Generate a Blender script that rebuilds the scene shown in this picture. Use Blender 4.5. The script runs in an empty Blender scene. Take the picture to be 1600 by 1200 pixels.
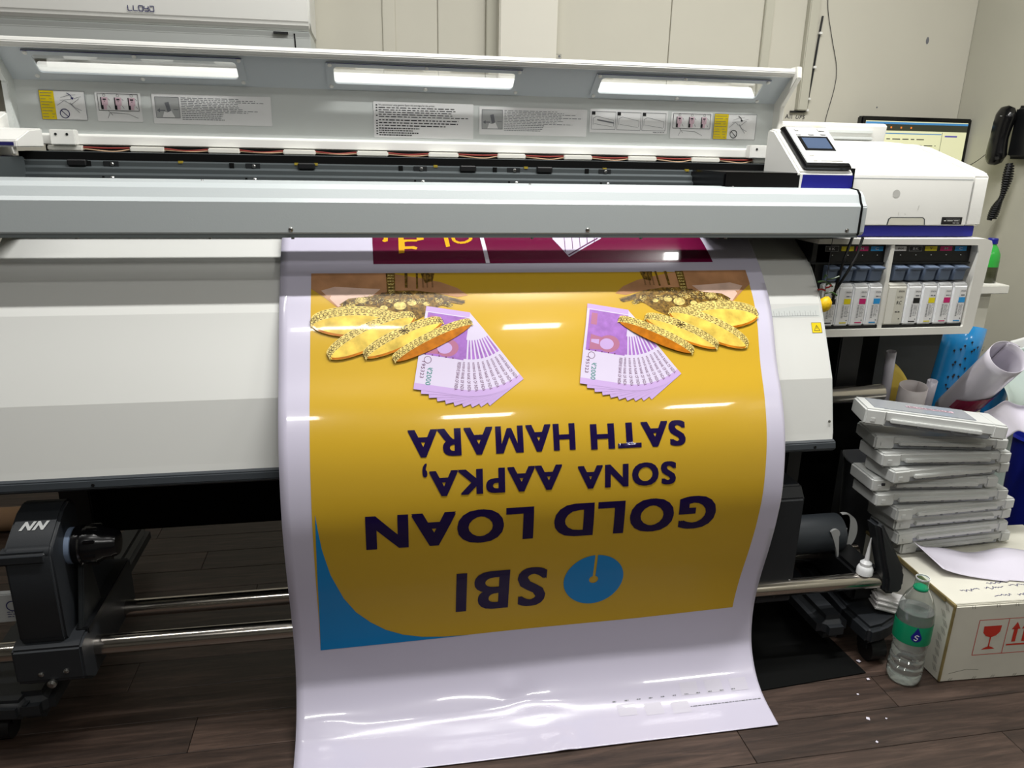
import bpy, bmesh, math, random
from mathutils import Vector, Matrix
random.seed(7)
scn = bpy.context.scene
C = scn.collection

# ---------------------------------------------------------------- camera
cam_d = bpy.data.cameras.new('camera')
cam = bpy.data.objects.new('camera', cam_d); C.objects.link(cam)
R_ = Vector((0.98428522, -0.17547831, 0.01974782))
U_ = Vector((0.03364199, 0.29612501, 0.95455655))
F_ = Vector((0.17335173, 0.93889155, -0.29737487))
cam.matrix_world = Matrix(((R_.x, U_.x, -F_.x, 0), (R_.y, U_.y, -F_.y, 0), (R_.z, U_.z, -F_.z, 1.10), (0, 0, 0, 1)))
cam_d.sensor_width = 36; cam_d.lens = 1180 / 1600 * 36; cam_d.clip_start = 0.02
scn.camera = cam

# ---------------------------------------------------------------- world, lamps, exposure
w = bpy.data.worlds.new('world'); scn.world = w; w.use_nodes = True
w.node_tree.nodes['Background'].inputs[0].default_value = (0.9, 0.95, 1, 1)
w.node_tree.nodes['Background'].inputs[1].default_value = 0.3
scn.view_settings.view_transform = 'Standard'; scn.view_settings.look = 'None'
scn.view_settings.gamma = 1; scn.view_settings.use_curve_mapping = False
scn.view_settings.exposure = 0.0
def lamp(x, y, z, sx, sy, watt, col=(1, 0.985, 0.95)):
    l = bpy.data.lights.new('tube_lamp', 'AREA'); l.shape = 'RECTANGLE'; l.size = sx; l.size_y = sy
    l.energy = watt; l.color = col
    o = bpy.data.objects.new('tube_lamp', l); C.objects.link(o); o.location = (x, y, z)
lamp(0.50, 1.13, 2.42, 1.3, 0.05, 42)
lamp(-1.20, 1.13, 2.42, 0.9, 0.05, 8)
lamp(1.45, 1.45, 2.42, 0.5, 0.2, 16)
for x, y in ((-0.50, -0.62), (0.52, -0.80), (1.80, -0.75)): lamp(x, y, 2.42, 0.45, 0.16, 9)
lamp(0.70, 0.42, 2.42, 0.30, 0.10, 3.5)
lamp(-0.12, 0.44, 2.42, 0.45, 0.06, 3)

# ---------------------------------------------------------------- materials
def mat(name, col, rough=0.5, metal=0.0, spec=0.5, coat=0.0, bump=None, var=None, trans=0.0, ior=1.45, emis=None, alpha=None, coat_r=0.08):
    m = bpy.data.materials.new(name); m.use_nodes = True
    nt = m.node_tree; b = nt.nodes['Principled BSDF']
    c = tuple(((v / 255) / 12.92 if v / 255 <= .04045 else ((v / 255 + .055) / 1.055) ** 2.4) for v in col) + (1,)
    b.inputs['Base Color'].default_value = c
    b.inputs['Roughness'].default_value = rough; b.inputs['Metallic'].default_value = metal
    b.inputs['Specular IOR Level'].default_value = spec
    b.inputs['Coat Weight'].default_value = coat; b.inputs['Coat Roughness'].default_value = coat_r
    b.inputs['Transmission Weight'].default_value = trans; b.inputs['IOR'].default_value = ior
    tc = None
    if bump or var:
        tc = nt.nodes.new('ShaderNodeTexCoord')
    if var:   # (scale, amount, (sx,sy,sz))
        mp = nt.nodes.new('ShaderNodeMapping'); mp.inputs['Scale'].default_value = var[2] if len(var) > 2 else (1, 1, 1)
        nt.links.new(tc.outputs['Object'], mp.inputs['Vector'])
        n = nt.nodes.new('ShaderNodeTexNoise'); n.inputs['Scale'].default_value = var[0]; n.inputs['Detail'].default_value = 6
        nt.links.new(mp.outputs[0], n.inputs['Vector'])
        r = nt.nodes.new('ShaderNodeValToRGB')
        a = var[1]
        r.color_ramp.elements[0].position = .3; r.color_ramp.elements[1].position = .7
        r.color_ramp.elements[0].color = tuple(v * (1 - a) for v in c[:3]) + (1,)
        r.color_ramp.elements[1].color = tuple(min(1, v * (1 + a)) for v in c[:3]) + (1,)
        nt.links.new(n.outputs['Fac'], r.inputs['Fac']); nt.links.new(r.outputs[0], b.inputs['Base Color'])
    if bump:  # (scale, strength)
        n2 = nt.nodes.new('ShaderNodeTexNoise'); n2.inputs['Scale'].default_value = bump[0]; n2.inputs['Detail'].default_value = 4
        nt.links.new(tc.outputs['Object'], n2.inputs['Vector'])
        bp = nt.nodes.new('ShaderNodeBump'); bp.inputs['Strength'].default_value = bump[1]; bp.inputs['Distance'].default_value = 0.01
        nt.links.new(n2.outputs['Fac'], bp.inputs['Height']); nt.links.new(bp.outputs[0], b.inputs['Normal'])
    if emis:
        b.inputs['Emission Color'].default_value = c; b.inputs['Emission Strength'].default_value = emis
    return m
def clear_mat(name, tint, gloss=0.12, rough=0.03):
    m = bpy.data.materials.new(name); m.use_nodes = True; nt = m.node_tree
    for n in list(nt.nodes): nt.nodes.remove(n)
    o = nt.nodes.new('ShaderNodeOutputMaterial'); t = nt.nodes.new('ShaderNodeBsdfTransparent'); g = nt.nodes.new('ShaderNodeBsdfGlossy')
    t.inputs[0].default_value = tint + (1,); g.inputs['Roughness'].default_value = rough
    mx = nt.nodes.new('ShaderNodeMixShader'); lw = nt.nodes.new('ShaderNodeLayerWeight'); lw.inputs[0].default_value = .35
    mt = nt.nodes.new('ShaderNodeMath'); mt.operation = 'MULTIPLY_ADD'; mt.inputs[1].default_value = .6; mt.inputs[2].default_value = gloss * .4
    nt.links.new(lw.outputs['Facing'], mt.inputs[0]); nt.links.new(mt.outputs[0], mx.inputs[0])
    nt.links.new(t.outputs[0], mx.inputs[1]); nt.links.new(g.outputs[0], mx.inputs[2]); nt.links.new(mx.outputs[0], o.inputs[0])
    return m
M = dict(
    shade_grey=mat('shaded_wall_grey', (58, 60, 60), .7),
    smudge=mat('smudge', (200, 200, 196), .5),
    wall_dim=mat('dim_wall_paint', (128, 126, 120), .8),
    wall=mat('wall_paint', (196, 193, 180), .75, bump=(9, .06), var=(1.3, .05)),
    wall_side=mat('side_wall_paint', (184, 182, 168), .75, bump=(9, .06), var=(1.1, .07)),
    column=mat('column_paint', (212, 209, 198), .7),
    ceil=mat('ceiling_paint', (150, 150, 146), .8),
    subfloor=mat('floor_joint', (18, 13, 11), .8),
    white=mat('white_plastic', (226, 226, 222), .42, var=(3, .02)),
    white_dirty=mat('white_plastic_worn', (220, 219, 212), .45, var=(6, .05)),
    cream=mat('cream_plastic', (205, 203, 190), .5),
    lidgrey=mat('lid_grey', (200, 204, 202), .5, var=(2, .02)),
    lidgrey2=mat('lid_window_grey', (190, 197, 202), .42),
    silver=mat('silver_paint', (182, 189, 191), .34, metal=.0, bump=(300, .02)),
    silver_dk=mat('silver_lip', (90, 96, 96), .5),
    heater=mat('heater_enamel', (208, 209, 206), .34, spec=.5),
    rail=mat('rail_metal', (74, 80, 82), .45, metal=.2),
    rail_dk=mat('rail_dark', (34, 37, 39), .45, metal=.3),
    trim=mat('charcoal_trim', (48, 53, 58), .5),
    black=mat('black_plastic', (17, 18, 20), .42, var=(20, .1)),
    black_s=mat('black_gloss', (10, 10, 12), .2),
    matte=mat('black_matte', (6, 7, 7), .95, spec=.2),
    unit=mat('charcoal_housing', (33, 36, 40), .5, bump=(400, .03)),
    blue=mat('royal_blue', (22, 26, 128), .4),
    slate=mat('slate_plastic', (104, 118, 140), .45),
    chrome=mat('brushed_chrome', (204, 198, 190), .16, metal=1.0),
    steel=mat('screw_steel', (150, 150, 148), .3, metal=1.0),
    label=mat('label_white', (226, 226, 226), .5),
    label_gray=mat('label_grey', (170, 172, 172), .5),
    yellow=mat('label_yellow', (226, 200, 10), .45),
    pink=mat('label_pink', (214, 184, 196), .5),
    ink=mat('label_ink', (38, 38, 44), .5),
    ink_lt=mat('label_ink_light', (110, 112, 118), .5),
    navy=mat('label_navy', (28, 26, 90), .5),
    red=mat('carton_red', (196, 52, 36), .7),
    wire_red=mat('wire_red', (130, 48, 42), .5),
    wire_wht=mat('wire_pale', (190, 160, 130), .5),
    c_yel=mat('tag_yellow', (228, 212, 20), .5), c_mag=mat('tag_magenta', (196, 28, 108), .5),
    c_cyn=mat('tag_cyan', (40, 148, 214), .5), c_ochre=mat('ochre_tab', (150, 132, 40), .5), c_blk=mat('tag_black', (20, 20, 22), .5),
    cart=mat('cartridge_plastic', (236, 238, 240), .3, spec=.5),
    cart_rc=mat('cartridge_cloudy', (222, 221, 212), .4),
    tray=mat('tray_plastic', (204, 206, 204), .38, var=(8, .05)),
    tray_film=mat('tray_film', (158, 162, 168), .22, coat=.4),
    vinyl=mat('vinyl_white', (200, 196, 215), .22, coat=.9, coat_r=.05, bump=(14, .035)),
    v_yel=mat('print_gold', (198, 160, 44), .24, coat=.7, spec=.3, coat_r=.05, bump=(14, .035)),
    v_blue=mat('print_blue', (6, 128, 194), .24, coat=.7, spec=.3, coat_r=.05),
    v_navy=mat('print_navy', (24, 10, 62), .24, coat=.7, spec=.3, coat_r=.05),
    v_maroon=mat('print_maroon', (98, 8, 52), .24, coat=.7, spec=.3, coat_r=.05),
    v_text=mat('print_amber', (222, 164, 30), .24, coat=.7, spec=.3, coat_r=.05),
    v_white=mat('print_white', (212, 206, 222), .24, coat=.7, spec=.3, coat_r=.05),
    v_skin=mat('print_skin', (178, 130, 92), .24, coat=.7, spec=.3, coat_r=.05, var=(22, .22)),
    v_skin2=mat('print_skin_light', (212, 180, 164), .24, coat=.7, spec=.3, coat_r=.05, var=(26, .15)),
    v_gold=mat('print_bangle_gold', (212, 190, 112), .24, coat=.7, spec=.3, coat_r=.05, var=(160, .45)),
    v_gold2=mat('print_bangle_inner', (222, 190, 84), .24, coat=.7, spec=.3, coat_r=.05, var=(38, .32)),
    v_amber=mat('print_bangle_shade', (176, 104, 16), .24, coat=.7, spec=.3, coat_r=.05, var=(60, .3)),
    v_brown=mat('print_bangle_line', (66, 48, 14), .3, coat=.7, spec=.3, coat_r=.05),
    v_jewel=mat('print_jewel', (116, 88, 34), .24, coat=.7, spec=.3, coat_r=.05, var=(170, .9)),
    v_lilac=mat('print_lilac', (188, 160, 210), .24, coat=.7, spec=.3, coat_r=.05),
    v_pale=mat('print_pale_lilac', (204, 195, 218), .24, coat=.7, spec=.3, coat_r=.05),
    v_purple=mat('print_purple', (156, 108, 184), .24, coat=.7, spec=.3, coat_r=.05, var=(70, .15)),
    v_face=mat('print_rose', (170, 110, 138), .24, coat=.7, spec=.3, coat_r=.05),
    v_ink=mat('print_ink', (92, 46, 84), .3, coat=.7, spec=.3, coat_r=.05),
    v_green=mat('print_green', (70, 130, 128), .3, coat=.7, spec=.3, coat_r=.05),
    v_grey=mat('print_grey_patch', (200, 197, 211), .24, coat=.7, spec=.3, coat_r=.05),
    carton=mat('carton_white', (212, 210, 198), .75, var=(5, .09)),
    tape=mat('carton_edge_tape', (132, 118, 78), .6, var=(30, .3)),
    pen=mat('pen_blue', (44, 42, 110), .6), pen_blk=mat('pen_dark', (58, 54, 40), .6),
    paper=mat('paper', (214, 210, 224), .6), tissue=mat('tissue', (230, 228, 228), .8, bump=(60, .2)),
    screen=mat('panel_screen', (70, 84, 108), .12),
    mon=mat('monitor_page', (206, 206, 168), .4, emis=.6),
    mon_d=mat('monitor_dark', (52, 54, 42), .4, emis=.5), mon_b=mat('monitor_blue', (60, 120, 170), .4, emis=.6),
    mon_p=mat('monitor_purple', (70, 60, 150), .4, emis=.6), mon_o=mat('monitor_orange', (220, 120, 40), .4, emis=.6),
    pet=clear_mat('clear_pet', (.93, .96, .95)), glass=clear_mat('window_pane', (.97, .98, .98), .05),
    greenpet=mat('green_bottle', (58, 176, 72), .2, trans=.2), greenlab=mat('green_label', (12, 138, 96), .35),
    dark_liquid=mat('dark_liquid', (60, 62, 44), .2),
    lemon=mat('lemon_skin', (232, 190, 16), .45, bump=(200, .15)), chilli=mat('green_chilli', (52, 78, 38), .35),
    chilli_r=mat('red_chilli', (132, 26, 26), .35),
    pinkroll=mat('pale_pink_film', (214, 206, 206), .35), bluefilm=mat('sky_blue_film', (38, 140, 206), .22, coat=.7),
    maroon=mat('maroon_film', (150, 20, 66), .25, coat=.7), yelfilm=mat('butter_yellow_film', (232, 204, 92), .4),
    filmwhite=mat('white_film', (204, 200, 210), .25, coat=.6), greenish=mat('pale_green_film', (184, 198, 192), .3),
    card=mat('cardboard', (142, 112, 84), .8), bucket=mat('grey_bucket', (96, 98, 102), .6),
    bluebin=mat('bin_blue', (16, 30, 140), .4),
)
# real water
wm = bpy.data.materials.new('water'); wm.use_nodes = True; _b = wm.node_tree.nodes['Principled BSDF']
_b.inputs['Base Color'].default_value = (.95, .98, .98, 1); _b.inputs['Transmission Weight'].default_value = .86; _b.inputs['IOR'].default_value = 1.2; _b.inputs['Roughness'].default_value = .03
M['water'] = wm
def plank_mat():
    m = bpy.data.materials.new('dark_wood_plank'); m.use_nodes = True; nt = m.node_tree; b = nt.nodes['Principled BSDF']
    tc = nt.nodes.new('ShaderNodeTexCoord'); oi = nt.nodes.new('ShaderNodeObjectInfo')
    ad = nt.nodes.new('ShaderNodeVectorMath'); ad.operation = 'ADD'
    cx = nt.nodes.new('ShaderNodeCombineXYZ'); mu = nt.nodes.new('ShaderNodeMath'); mu.operation = 'MULTIPLY'; mu.inputs[1].default_value = 31
    nt.links.new(oi.outputs['Random'], mu.inputs[0]); nt.links.new(mu.outputs[0], cx.inputs[0]); nt.links.new(mu.outputs[0], cx.inputs[1])
    nt.links.new(tc.outputs['Object'], ad.inputs[0]); nt.links.new(cx.outputs[0], ad.inputs[1])
    mp = nt.nodes.new('ShaderNodeMapping'); mp.inputs['Scale'].default_value = (1.0, 11, 6)
    nt.links.new(ad.outputs[0], mp.inputs['Vector'])
    n = nt.nodes.new('ShaderNodeTexNoise'); n.inputs['Scale'].default_value = 5; n.inputs['Detail'].default_value = 9; n.inputs['Roughness'].default_value = .68; n.inputs['Distortion'].default_value = .6
    nt.links.new(mp.outputs[0], n.inputs['Vector'])
    r = nt.nodes.new('ShaderNodeValToRGB'); e = r.color_ramp.elements
    e[0].position = .28; e[0].color = (.014, .008, .006, 1); e[1].position = .75; e[1].color = (.098, .062, .047, 1)
    x = e.new(.5); x.color = (.043, .026, .019, 1)
    nt.links.new(n.outputs['Fac'], r.inputs['Fac'])
    hs = nt.nodes.new('ShaderNodeHueSaturation'); mr = nt.nodes.new('ShaderNodeMapRange'); mr.inputs['To Min'].default_value = .75; mr.inputs['To Max'].default_value = 1.25
    nt.links.new(oi.outputs['Random'], mr.inputs['Value']); nt.links.new(mr.outputs[0], hs.inputs['Value']); nt.links.new(r.outputs[0], hs.inputs['Color'])
    nt.links.new(hs.outputs[0], b.inputs['Base Color']); b.inputs['Roughness'].default_value = .5
    bp = nt.nodes.new('ShaderNodeBump'); bp.inputs['Strength'].default_value = .15; bp.inputs['Distance'].default_value = .004
    nt.links.new(n.outputs['Fac'], bp.inputs['Height']); nt.links.new(bp.outputs[0], b.inputs['Normal'])
    return m
M['plank'] = plank_mat()

# ---------------------------------------------------------------- helpers
def link(name, me, m, parent=None, smooth=False, mod=None):
    if smooth:
        for p in me.polygons: p.use_smooth = True
    me.materials.append(m)
    o = bpy.data.objects.new(name, me); C.objects.link(o)
    if parent:
        o.parent = parent; o.matrix_parent_inverse = parent_inv(parent)
    return o
def parent_inv(p):
    mm = Matrix.Identity(4); chain = []
    q = p
    while q: chain.append(q); q = q.parent
    for q in reversed(chain): mm = mm @ q.matrix_parent_inverse @ q.matrix_basis if q.parent else mm @ q.matrix_basis
    return mm.inverted()
class MB:
    def __init__(s): s.bm = bmesh.new()
    def box(s, x0, x1, y0, y1, z0, z1, bev=0, seg=2, rot=None):
        t = bmesh.new()
        bmesh.ops.create_cube(t, size=1)
        for v in t.verts: v.co = Vector((x0 + (v.co.x + .5) * (x1 - x0), y0 + (v.co.y + .5) * (y1 - y0), z0 + (v.co.z + .5) * (z1 - z0)))
        if bev: bmesh.ops.bevel(t, geom=t.edges[:], offset=bev, segments=seg, affect='EDGES', clamp_overlap=True)
        if rot: bmesh.ops.transform(t, matrix=rot, verts=t.verts[:])
        s.add(t); return s
    def add(s, t):
        me = bpy.data.meshes.new('t'); t.to_mesh(me); t.free(); s.bm.from_mesh(me); bpy.data.meshes.remove(me)
    def prism(s, pts, x0, x1, bev=0, axis='X', seg=2):
        t = bmesh.new()
        def mk(a, x):
            if axis == 'X': return (x, a[0], a[1])
            if axis == 'Y': return (a[0], x, a[1])
            return (a[0], a[1], x)
        A = [t.verts.new(mk(p, x0)) for p in pts]; B = [t.verts.new(mk(p, x1)) for p in pts]
        t.faces.new(A); t.faces.new(B[::-1])
        n = len(pts)
        for i in range(n): t.faces.new((A[i], B[i], B[(i + 1) % n], A[(i + 1) % n]))
        bmesh.ops.recalc_face_normals(t, faces=t.faces[:])
        if bev: bmesh.ops.bevel(t, geom=t.edges[:], offset=bev, segments=seg, affect='EDGES', clamp_overlap=True)
        s.add(t); return s
    def lathe(s, prof, origin=(0, 0, 0), axis=(0, 0, 1), seg=32, cap=True):
        t = bmesh.new(); q = Vector((0, 0, 1)).rotation_difference(Vector(axis).normalized())
        rings = []
        for r, h in prof:
            rings.append([t.verts.new(Vector(origin) + q @ Vector((r * math.cos(2 * math.pi * k / seg), r * math.sin(2 * math.pi * k / seg), h))) for k in range(seg)])
        for a, b in zip(rings, rings[1:]):
            for k in range(seg): t.faces.new((a[k], a[(k + 1) % seg], b[(k + 1) % seg], b[k]))
        if cap: t.faces.new(rings[0][::-1]); t.faces.new(rings[-1])
        bmesh.ops.recalc_face_normals(t, faces=t.faces[:]) if cap else None
        s.add(t); return s
    def cyl(s, a, b, r, seg=24):
        a = Vector(a); b = Vector(b); return s.lathe([(r, 0), (r, (b - a).length)], a, b - a, seg)
    def tube(s, pts, r, seg=8):
        t = bmesh.new(); pts = [Vector(p) for p in pts]; rings = []
        for i, p in enumerate(pts):
            d = (pts[min(i + 1, len(pts) - 1)] - pts[max(i - 1, 0)]).normalized()
            q = Vector((0, 0, 1)).rotation_difference(d)
            rings.append([t.verts.new(p + q @ Vector((r * math.cos(2 * math.pi * k / seg), r * math.sin(2 * math.pi * k / seg), 0))) for k in range(seg)])
        for a, b in zip(rings, rings[1:]):
            for k in range(seg): t.faces.new((a[k], a[(k + 1) % seg], b[(k + 1) % seg], b[k]))
        t.faces.new(rings[0][::-1]); t.faces.new(rings[-1]); s.add(t); return s
    def build(s, name, m, parent=None, smooth=False):
        me = bpy.data.meshes.new(name); s.bm.to_mesh(me); s.bm.free()
        o = link(name, me, M[m] if isinstance(m, str) else m, parent)
        if smooth:
            for p in me.polygons: p.use_smooth = True
            me.set_sharp_from_angle(angle=math.radians(35))
        return o
def smoothpath(pts, n=8):
    P = [Vector(p) for p in pts]; Q = [2 * P[0] - P[1]] + P + [2 * P[-1] - P[-2]]; out = []
    for i in range(1, len(Q) - 2):
        a, b, c, d = Q[i - 1:i + 3]
        for k in range(n):
            t = k / n; out.append(.5 * ((2 * b) + (c - a) * t + (2 * a - 5 * b + 4 * c - d) * t * t + (3 * b - a - 3 * c + d) * t ** 3))
    out.append(P[-1]); return out
def tag(o, label, cat, group=None):
    o['label'] = label; o['category'] = cat
    if group: o['group'] = group
    return o
def thing(name, label, cat, loc=(0, 0, 0), group=None, rz=0):
    o = bpy.data.objects.new(name, None); C.objects.link(o); o.location = loc; o.rotation_euler = (0, 0, rz); o.empty_display_size = .05
    return tag(o, label, cat, group)
def struct(o): o['kind'] = 'structure'; return o

# flat print drawn as thin geometry on a real surface
class Print:
    def __init__(s, fmap, slice_y=None, slice_x=None): s.f = fmap; s.bm = bmesh.new(); s.sy = slice_y; s.sx = slice_x
    def poly(s, pts):
        vs = [s.bm.verts.new((p[0], p[1], 0)) for p in pts]
        try: s.bm.faces.new(vs)
        except ValueError: pass
        return s
    def rect(s, x0, y0, x1, y1): return s.poly([(x0, y0), (x1, y0), (x1, y1), (x0, y1)])
    def rrect(s, x0, y0, x1, y1, r, n=4):
        pts = []
        for cx, cy, a0 in ((x1 - r, y1 - r, 0), (x0 + r, y1 - r, 90), (x0 + r, y0 + r, 180), (x1 - r, y0 + r, 270)):
            for k in range(n + 1): a = math.radians(a0 + 90 * k / n); pts.append((cx + r * math.cos(a), cy + r * math.sin(a)))
        return s.poly(pts)
    def line(s, pts, w):
        for (a, b), (c, d) in zip(pts, pts[1:]):
            L = math.hypot(c - a, d - b) or 1e-9; nx, ny = -(d - b) / L * w / 2, (c - a) / L * w / 2
            s.poly([(a - nx, b - ny), (c - nx, d - ny), (c + nx, d + ny), (a + nx, b + ny)])
        return s
    def disc(s, cx, cy, rx, ry=None, n=28):
        ry = ry or rx; return s.poly([(cx + rx * math.cos(2 * math.pi * k / n), cy + ry * math.sin(2 * math.pi * k / n)) for k in range(n)])
    def ring(s, cx, cy, r, w, n=24, ry=None):
        ry = ry or r; return s.line([(cx + r * math.cos(2 * math.pi * k / n), cy + ry * math.sin(2 * math.pi * k / n)) for k in range(n + 1)], w)
    def bars(s, x0, y0, x1, y1, n, h=.5, ragged=.3, word=.012, top_down=True):
        dy = (y1 - y0) / n
        for i in range(n):
            x = x0; xe = x1 - random.random() * ragged * (x1 - x0); yy = y1 - (i + .5) * dy if top_down else y0 + (i + .5) * dy
            while x < xe:
                wl = word * random.uniform(.4, 1.6); s.rect(x, yy - dy * h / 2, min(x + wl, xe), yy + dy * h / 2); x += wl + word * .30
        return s
    def bold(s, body, x0, y0, x1, y1, w, n=3, **k):
        sg = 1 if x1 > x0 else -1; b0 = s.bm
        for i in range(n):
            for j in range(2):
                dx = (i / (n - 1) - .5) * w; dy = (j - .5) * w * .45; s.bm = bmesh.new()
                s.text(body, x0 + sg * w / 2 + dx, y0 + w * .225 + dy, x1 - sg * w / 2 + dx, y1 - w * .225 + dy, **k)
                for v in s.bm.verts: v.co.z = (i * 2 + j) * .00004
                m2 = bpy.data.meshes.new('t'); s.bm.to_mesh(m2); s.bm.free(); b0.from_mesh(m2); bpy.data.meshes.remove(m2)
        s.bm = b0; return s
    def text(s, body, x0, y0, x1, y1, offset=0.0, flip=False, rot=None, shear=0, ital=0):
        cu = bpy.data.curves.new('t', 'FONT'); cu.body = body; cu.offset = offset; cu.resolution_u = 4; cu.shear = ital; cu.space_character = 1.0 + offset * 3 + (.13 if offset < .012 and len(body) < 8 else 0)
        o = bpy.data.objects.new('t', cu); C.objects.link(o)
        dg = bpy.context.evaluated_depsgraph_get(); dg.update()
        me = bpy.data.meshes.new_from_object(o.evaluated_get(dg)); bpy.data.objects.remove(o); bpy.data.curves.remove(cu)
        xs = [v.co.x for v in me.vertices]; ys = [v.co.y for v in me.vertices]
        if not xs: return s
        ax, bx, ay, by = min(xs), max(xs), min(ys), max(ys)
        t = bmesh.new(); t.from_mesh(me); bpy.data.meshes.remove(me)
        for v in t.verts:
            u, q = (v.co.x - ax) / (bx - ax), (v.co.y - ay) / (by - ay)
            if flip: u = 1 - u
            if rot: v.co = Vector((rot(u, q)[0], rot(u, q)[1], 0))
            else: v.co = Vector((x0 + u * (x1 - x0), y0 + q * (y1 - y0), 0))
        m2 = bpy.data.meshes.new('t'); t.to_mesh(m2); t.free(); s.bm.from_mesh(m2); bpy.data.meshes.remove(m2); return s
    def build(s, name, m, parent, off=.0004):
        b = s.bm
        if s.sy or s.sx:
            for ax, st in ((1, s.sy), (0, s.sx)):
                if not st or not b.verts: continue
                lo = min(v.co[ax] for v in b.verts); hi = max(v.co[ax] for v in b.verts); k = math.floor(lo / st) + 1
                while k * st < hi:
                    no = (0, 1, 0) if ax else (1, 0, 0); co = (0, k * st, 0) if ax else (k * st, 0, 0)
                    bmesh.ops.bisect_plane(b, geom=b.verts[:] + b.edges[:] + b.faces[:], plane_co=co, plane_no=no, dist=1e-7); k += 1
        bmesh.ops.triangulate(b, faces=[f for f in b.faces if len(f.verts) > 4])
        for v in b.verts: v.co = Vector(s.f(v.co.x, v.co.y, off + v.co.z))
        me = bpy.data.meshes.new(name); b.to_mesh(me); b.free()
        return link(name, me, M[m], parent, smooth=bool(s.sy))
def plane_map(o, ux, uy):
    o = Vector(o); ux = Vector(ux).normalized(); uy = Vector(uy).normalized(); n = ux.cross(uy)
    return lambda x, y, off: o + ux * x + uy * y + n * off

# ================================================================ the room
WY, WX = 2.65, 2.16
fl = struct(MB().box(-2.3, 2.3, -2.7, 2.8, -.08, -.004).build('floor', 'subfloor'))
pl_me = {}
row = 0; y = .28
while y < 2.62:
    x = -2.28 + (row * .37) % .9
    first = True
    xs = [-2.28] + [x + .9 * k for k in range(0, 6) if -2.2 < x + .9 * k < 2.2] + [2.28]
    for a, b in zip(xs, xs[1:]):
        key = round(b - a, 3)
        if key not in pl_me:
            t = MB().box(-key / 2 + .0006, key / 2 - .0006, -.0474, .0474, -.004, .0, bev=.0008, seg=1)
            me = bpy.data.meshes.new('plank'); t.bm.to_mesh(me); t.bm.free(); me.materials.append(M['plank']); pl_me[key] = me
        if (a + b) / 2 + .9 < -1.2 and y > 1: continue
        o = bpy.data.objects.new('plank', pl_me[key]); C.objects.link(o); o.location = ((a + b) / 2, y + .0475, 0); o.parent = fl
    y += .096; row += 1
wb = struct(MB().box(-2.3, WX + .1, WY + .008, WY + .1, 0, 2.5).build('wall_back', 'wall'))
for a, b in ((-2.28, .049), (.0885, .2215), (.2245, .378), (.6, 1.0045), (1.0075, 1.338), (1.37, 1.4969), (1.497, 1.5335), (1.534, WX - .001)):
    MB().box(a, b, WY, WY + .01, .001, 1.249 if a == 1.497 else 2.499, bev=.0015, seg=1).build('wall_panel', 'wall', wb)
pr = Print(plane_map((1.462, WY, 1.2225), (1, 0, 0), (0, 0, 1)))
pr.text('All', 0, 0, .028, .015, offset=.01); pr.text('UPS', .042, 0, .078, .013, offset=.01, ital=.2); pr.build('handwriting', 'ink', wb, .0008)
pr = Print(plane_map((.61, WY, 1.39), (1, 0, 0), (0, 0, 1)))
pr.line([(0, 0), (.022, 0), (.022, .012), (0, .012), (0, 0)], .001); pr.disc(.016, .006, .004); pr.build('wall_mark', 'ink_lt', wb, .0008)
pr = Print(plane_map((1.2, WY, 1.2), (1, 0, 0), (0, 0, 1)))
pr.disc(.78, .3, .006, .012); pr.disc(.62, .07, .003); pr.build('wall_stain', 'ink_lt', wb, .0008)
struct(MB().box(.049, .089, WY - .006, WY + .008, 0, 2.5, bev=.002).build('trim_1', 'wall'))
struct(MB().box(.378, .414, WY - .02, WY + .008, 0, 2.5, bev=.002).build('trim_2', 'wall_side'))
struct(MB().box(.412, .60, WY - .07, WY + .008, 0, 2.5, bev=.004).build('trim_3', 'column'))
struct(MB().box(1.338, 1.37, WY - .012, WY + .008, 0, 2.5, bev=.002).build('trim_4', 'wall_side'))
struct(MB().box(1.497, 1.534, WY - .022, WY + .008, 1.250, 2.5, bev=.003).build('trim_5', 'wall_side'))
struct(MB().box(WX, WX + .1, -2.7, WY + .1, 0, 2.5).build('wall_right', 'wall_side'))
struct(MB().box(-2.3, -2.2, -2.7, WY + .1, 0, 2.5).build('wall_left', 'wall_dim'))
struct(MB().box(-2.3, WX + .1, -2.7, -2.6, 0, 2.5).build('wall_front', 'wall_dim'))
struct(MB().box(-2.3, WX + .1, -2.7, WY + .1, 2.5, 2.56).build('ceiling', 'ceil'))

# wall cable with clips, thin wire
t = thing('wall_cable', 'black cable clipped along the pale wall batten above the writing', 'cable', (1.54, WY - .01, 1.24))
cp = smoothpath([(1.556, 2.644, 1.56), (1.552, 2.644, 1.5), (1.548, 2.644, 1.42), (1.545, 2.644, 1.36), (1.54, 2.644, 1.29), (1.538, 2.644, 1.258), (1.53, 2.642, 1.248), (1.50, 2.642, 1.2465), (1.475, 2.642, 1.246)], 6)
MB().tube(cp, .0034).build('cable_line', 'black', t, True)
for x, z in ((1.552, 1.505), (1.546, 1.395), (1.54, 1.29), (1.538, 1.252)):
    MB().box(x - .004, x + .007, 2.636, 2.65, z - .004, z + .004, bev=.001).build('cable_clip', 'white', t)
o = MB().tube(smoothpath([(1.567, 2.646, 1.72), (1.57, 2.646, 1.6), (1.60, 2.646, 1.50), (1.635, 2.646, 1.40), (1.638, 2.646, 1.33), (1.62, 2.646, 1.22), (1.61, 2.646, 1.1)]), .0012, 6).build('thin_wire', 'ink', smooth=True)
tag(o, 'thin dark wire hanging down the bare wall left of the monitor', 'wire')

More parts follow.
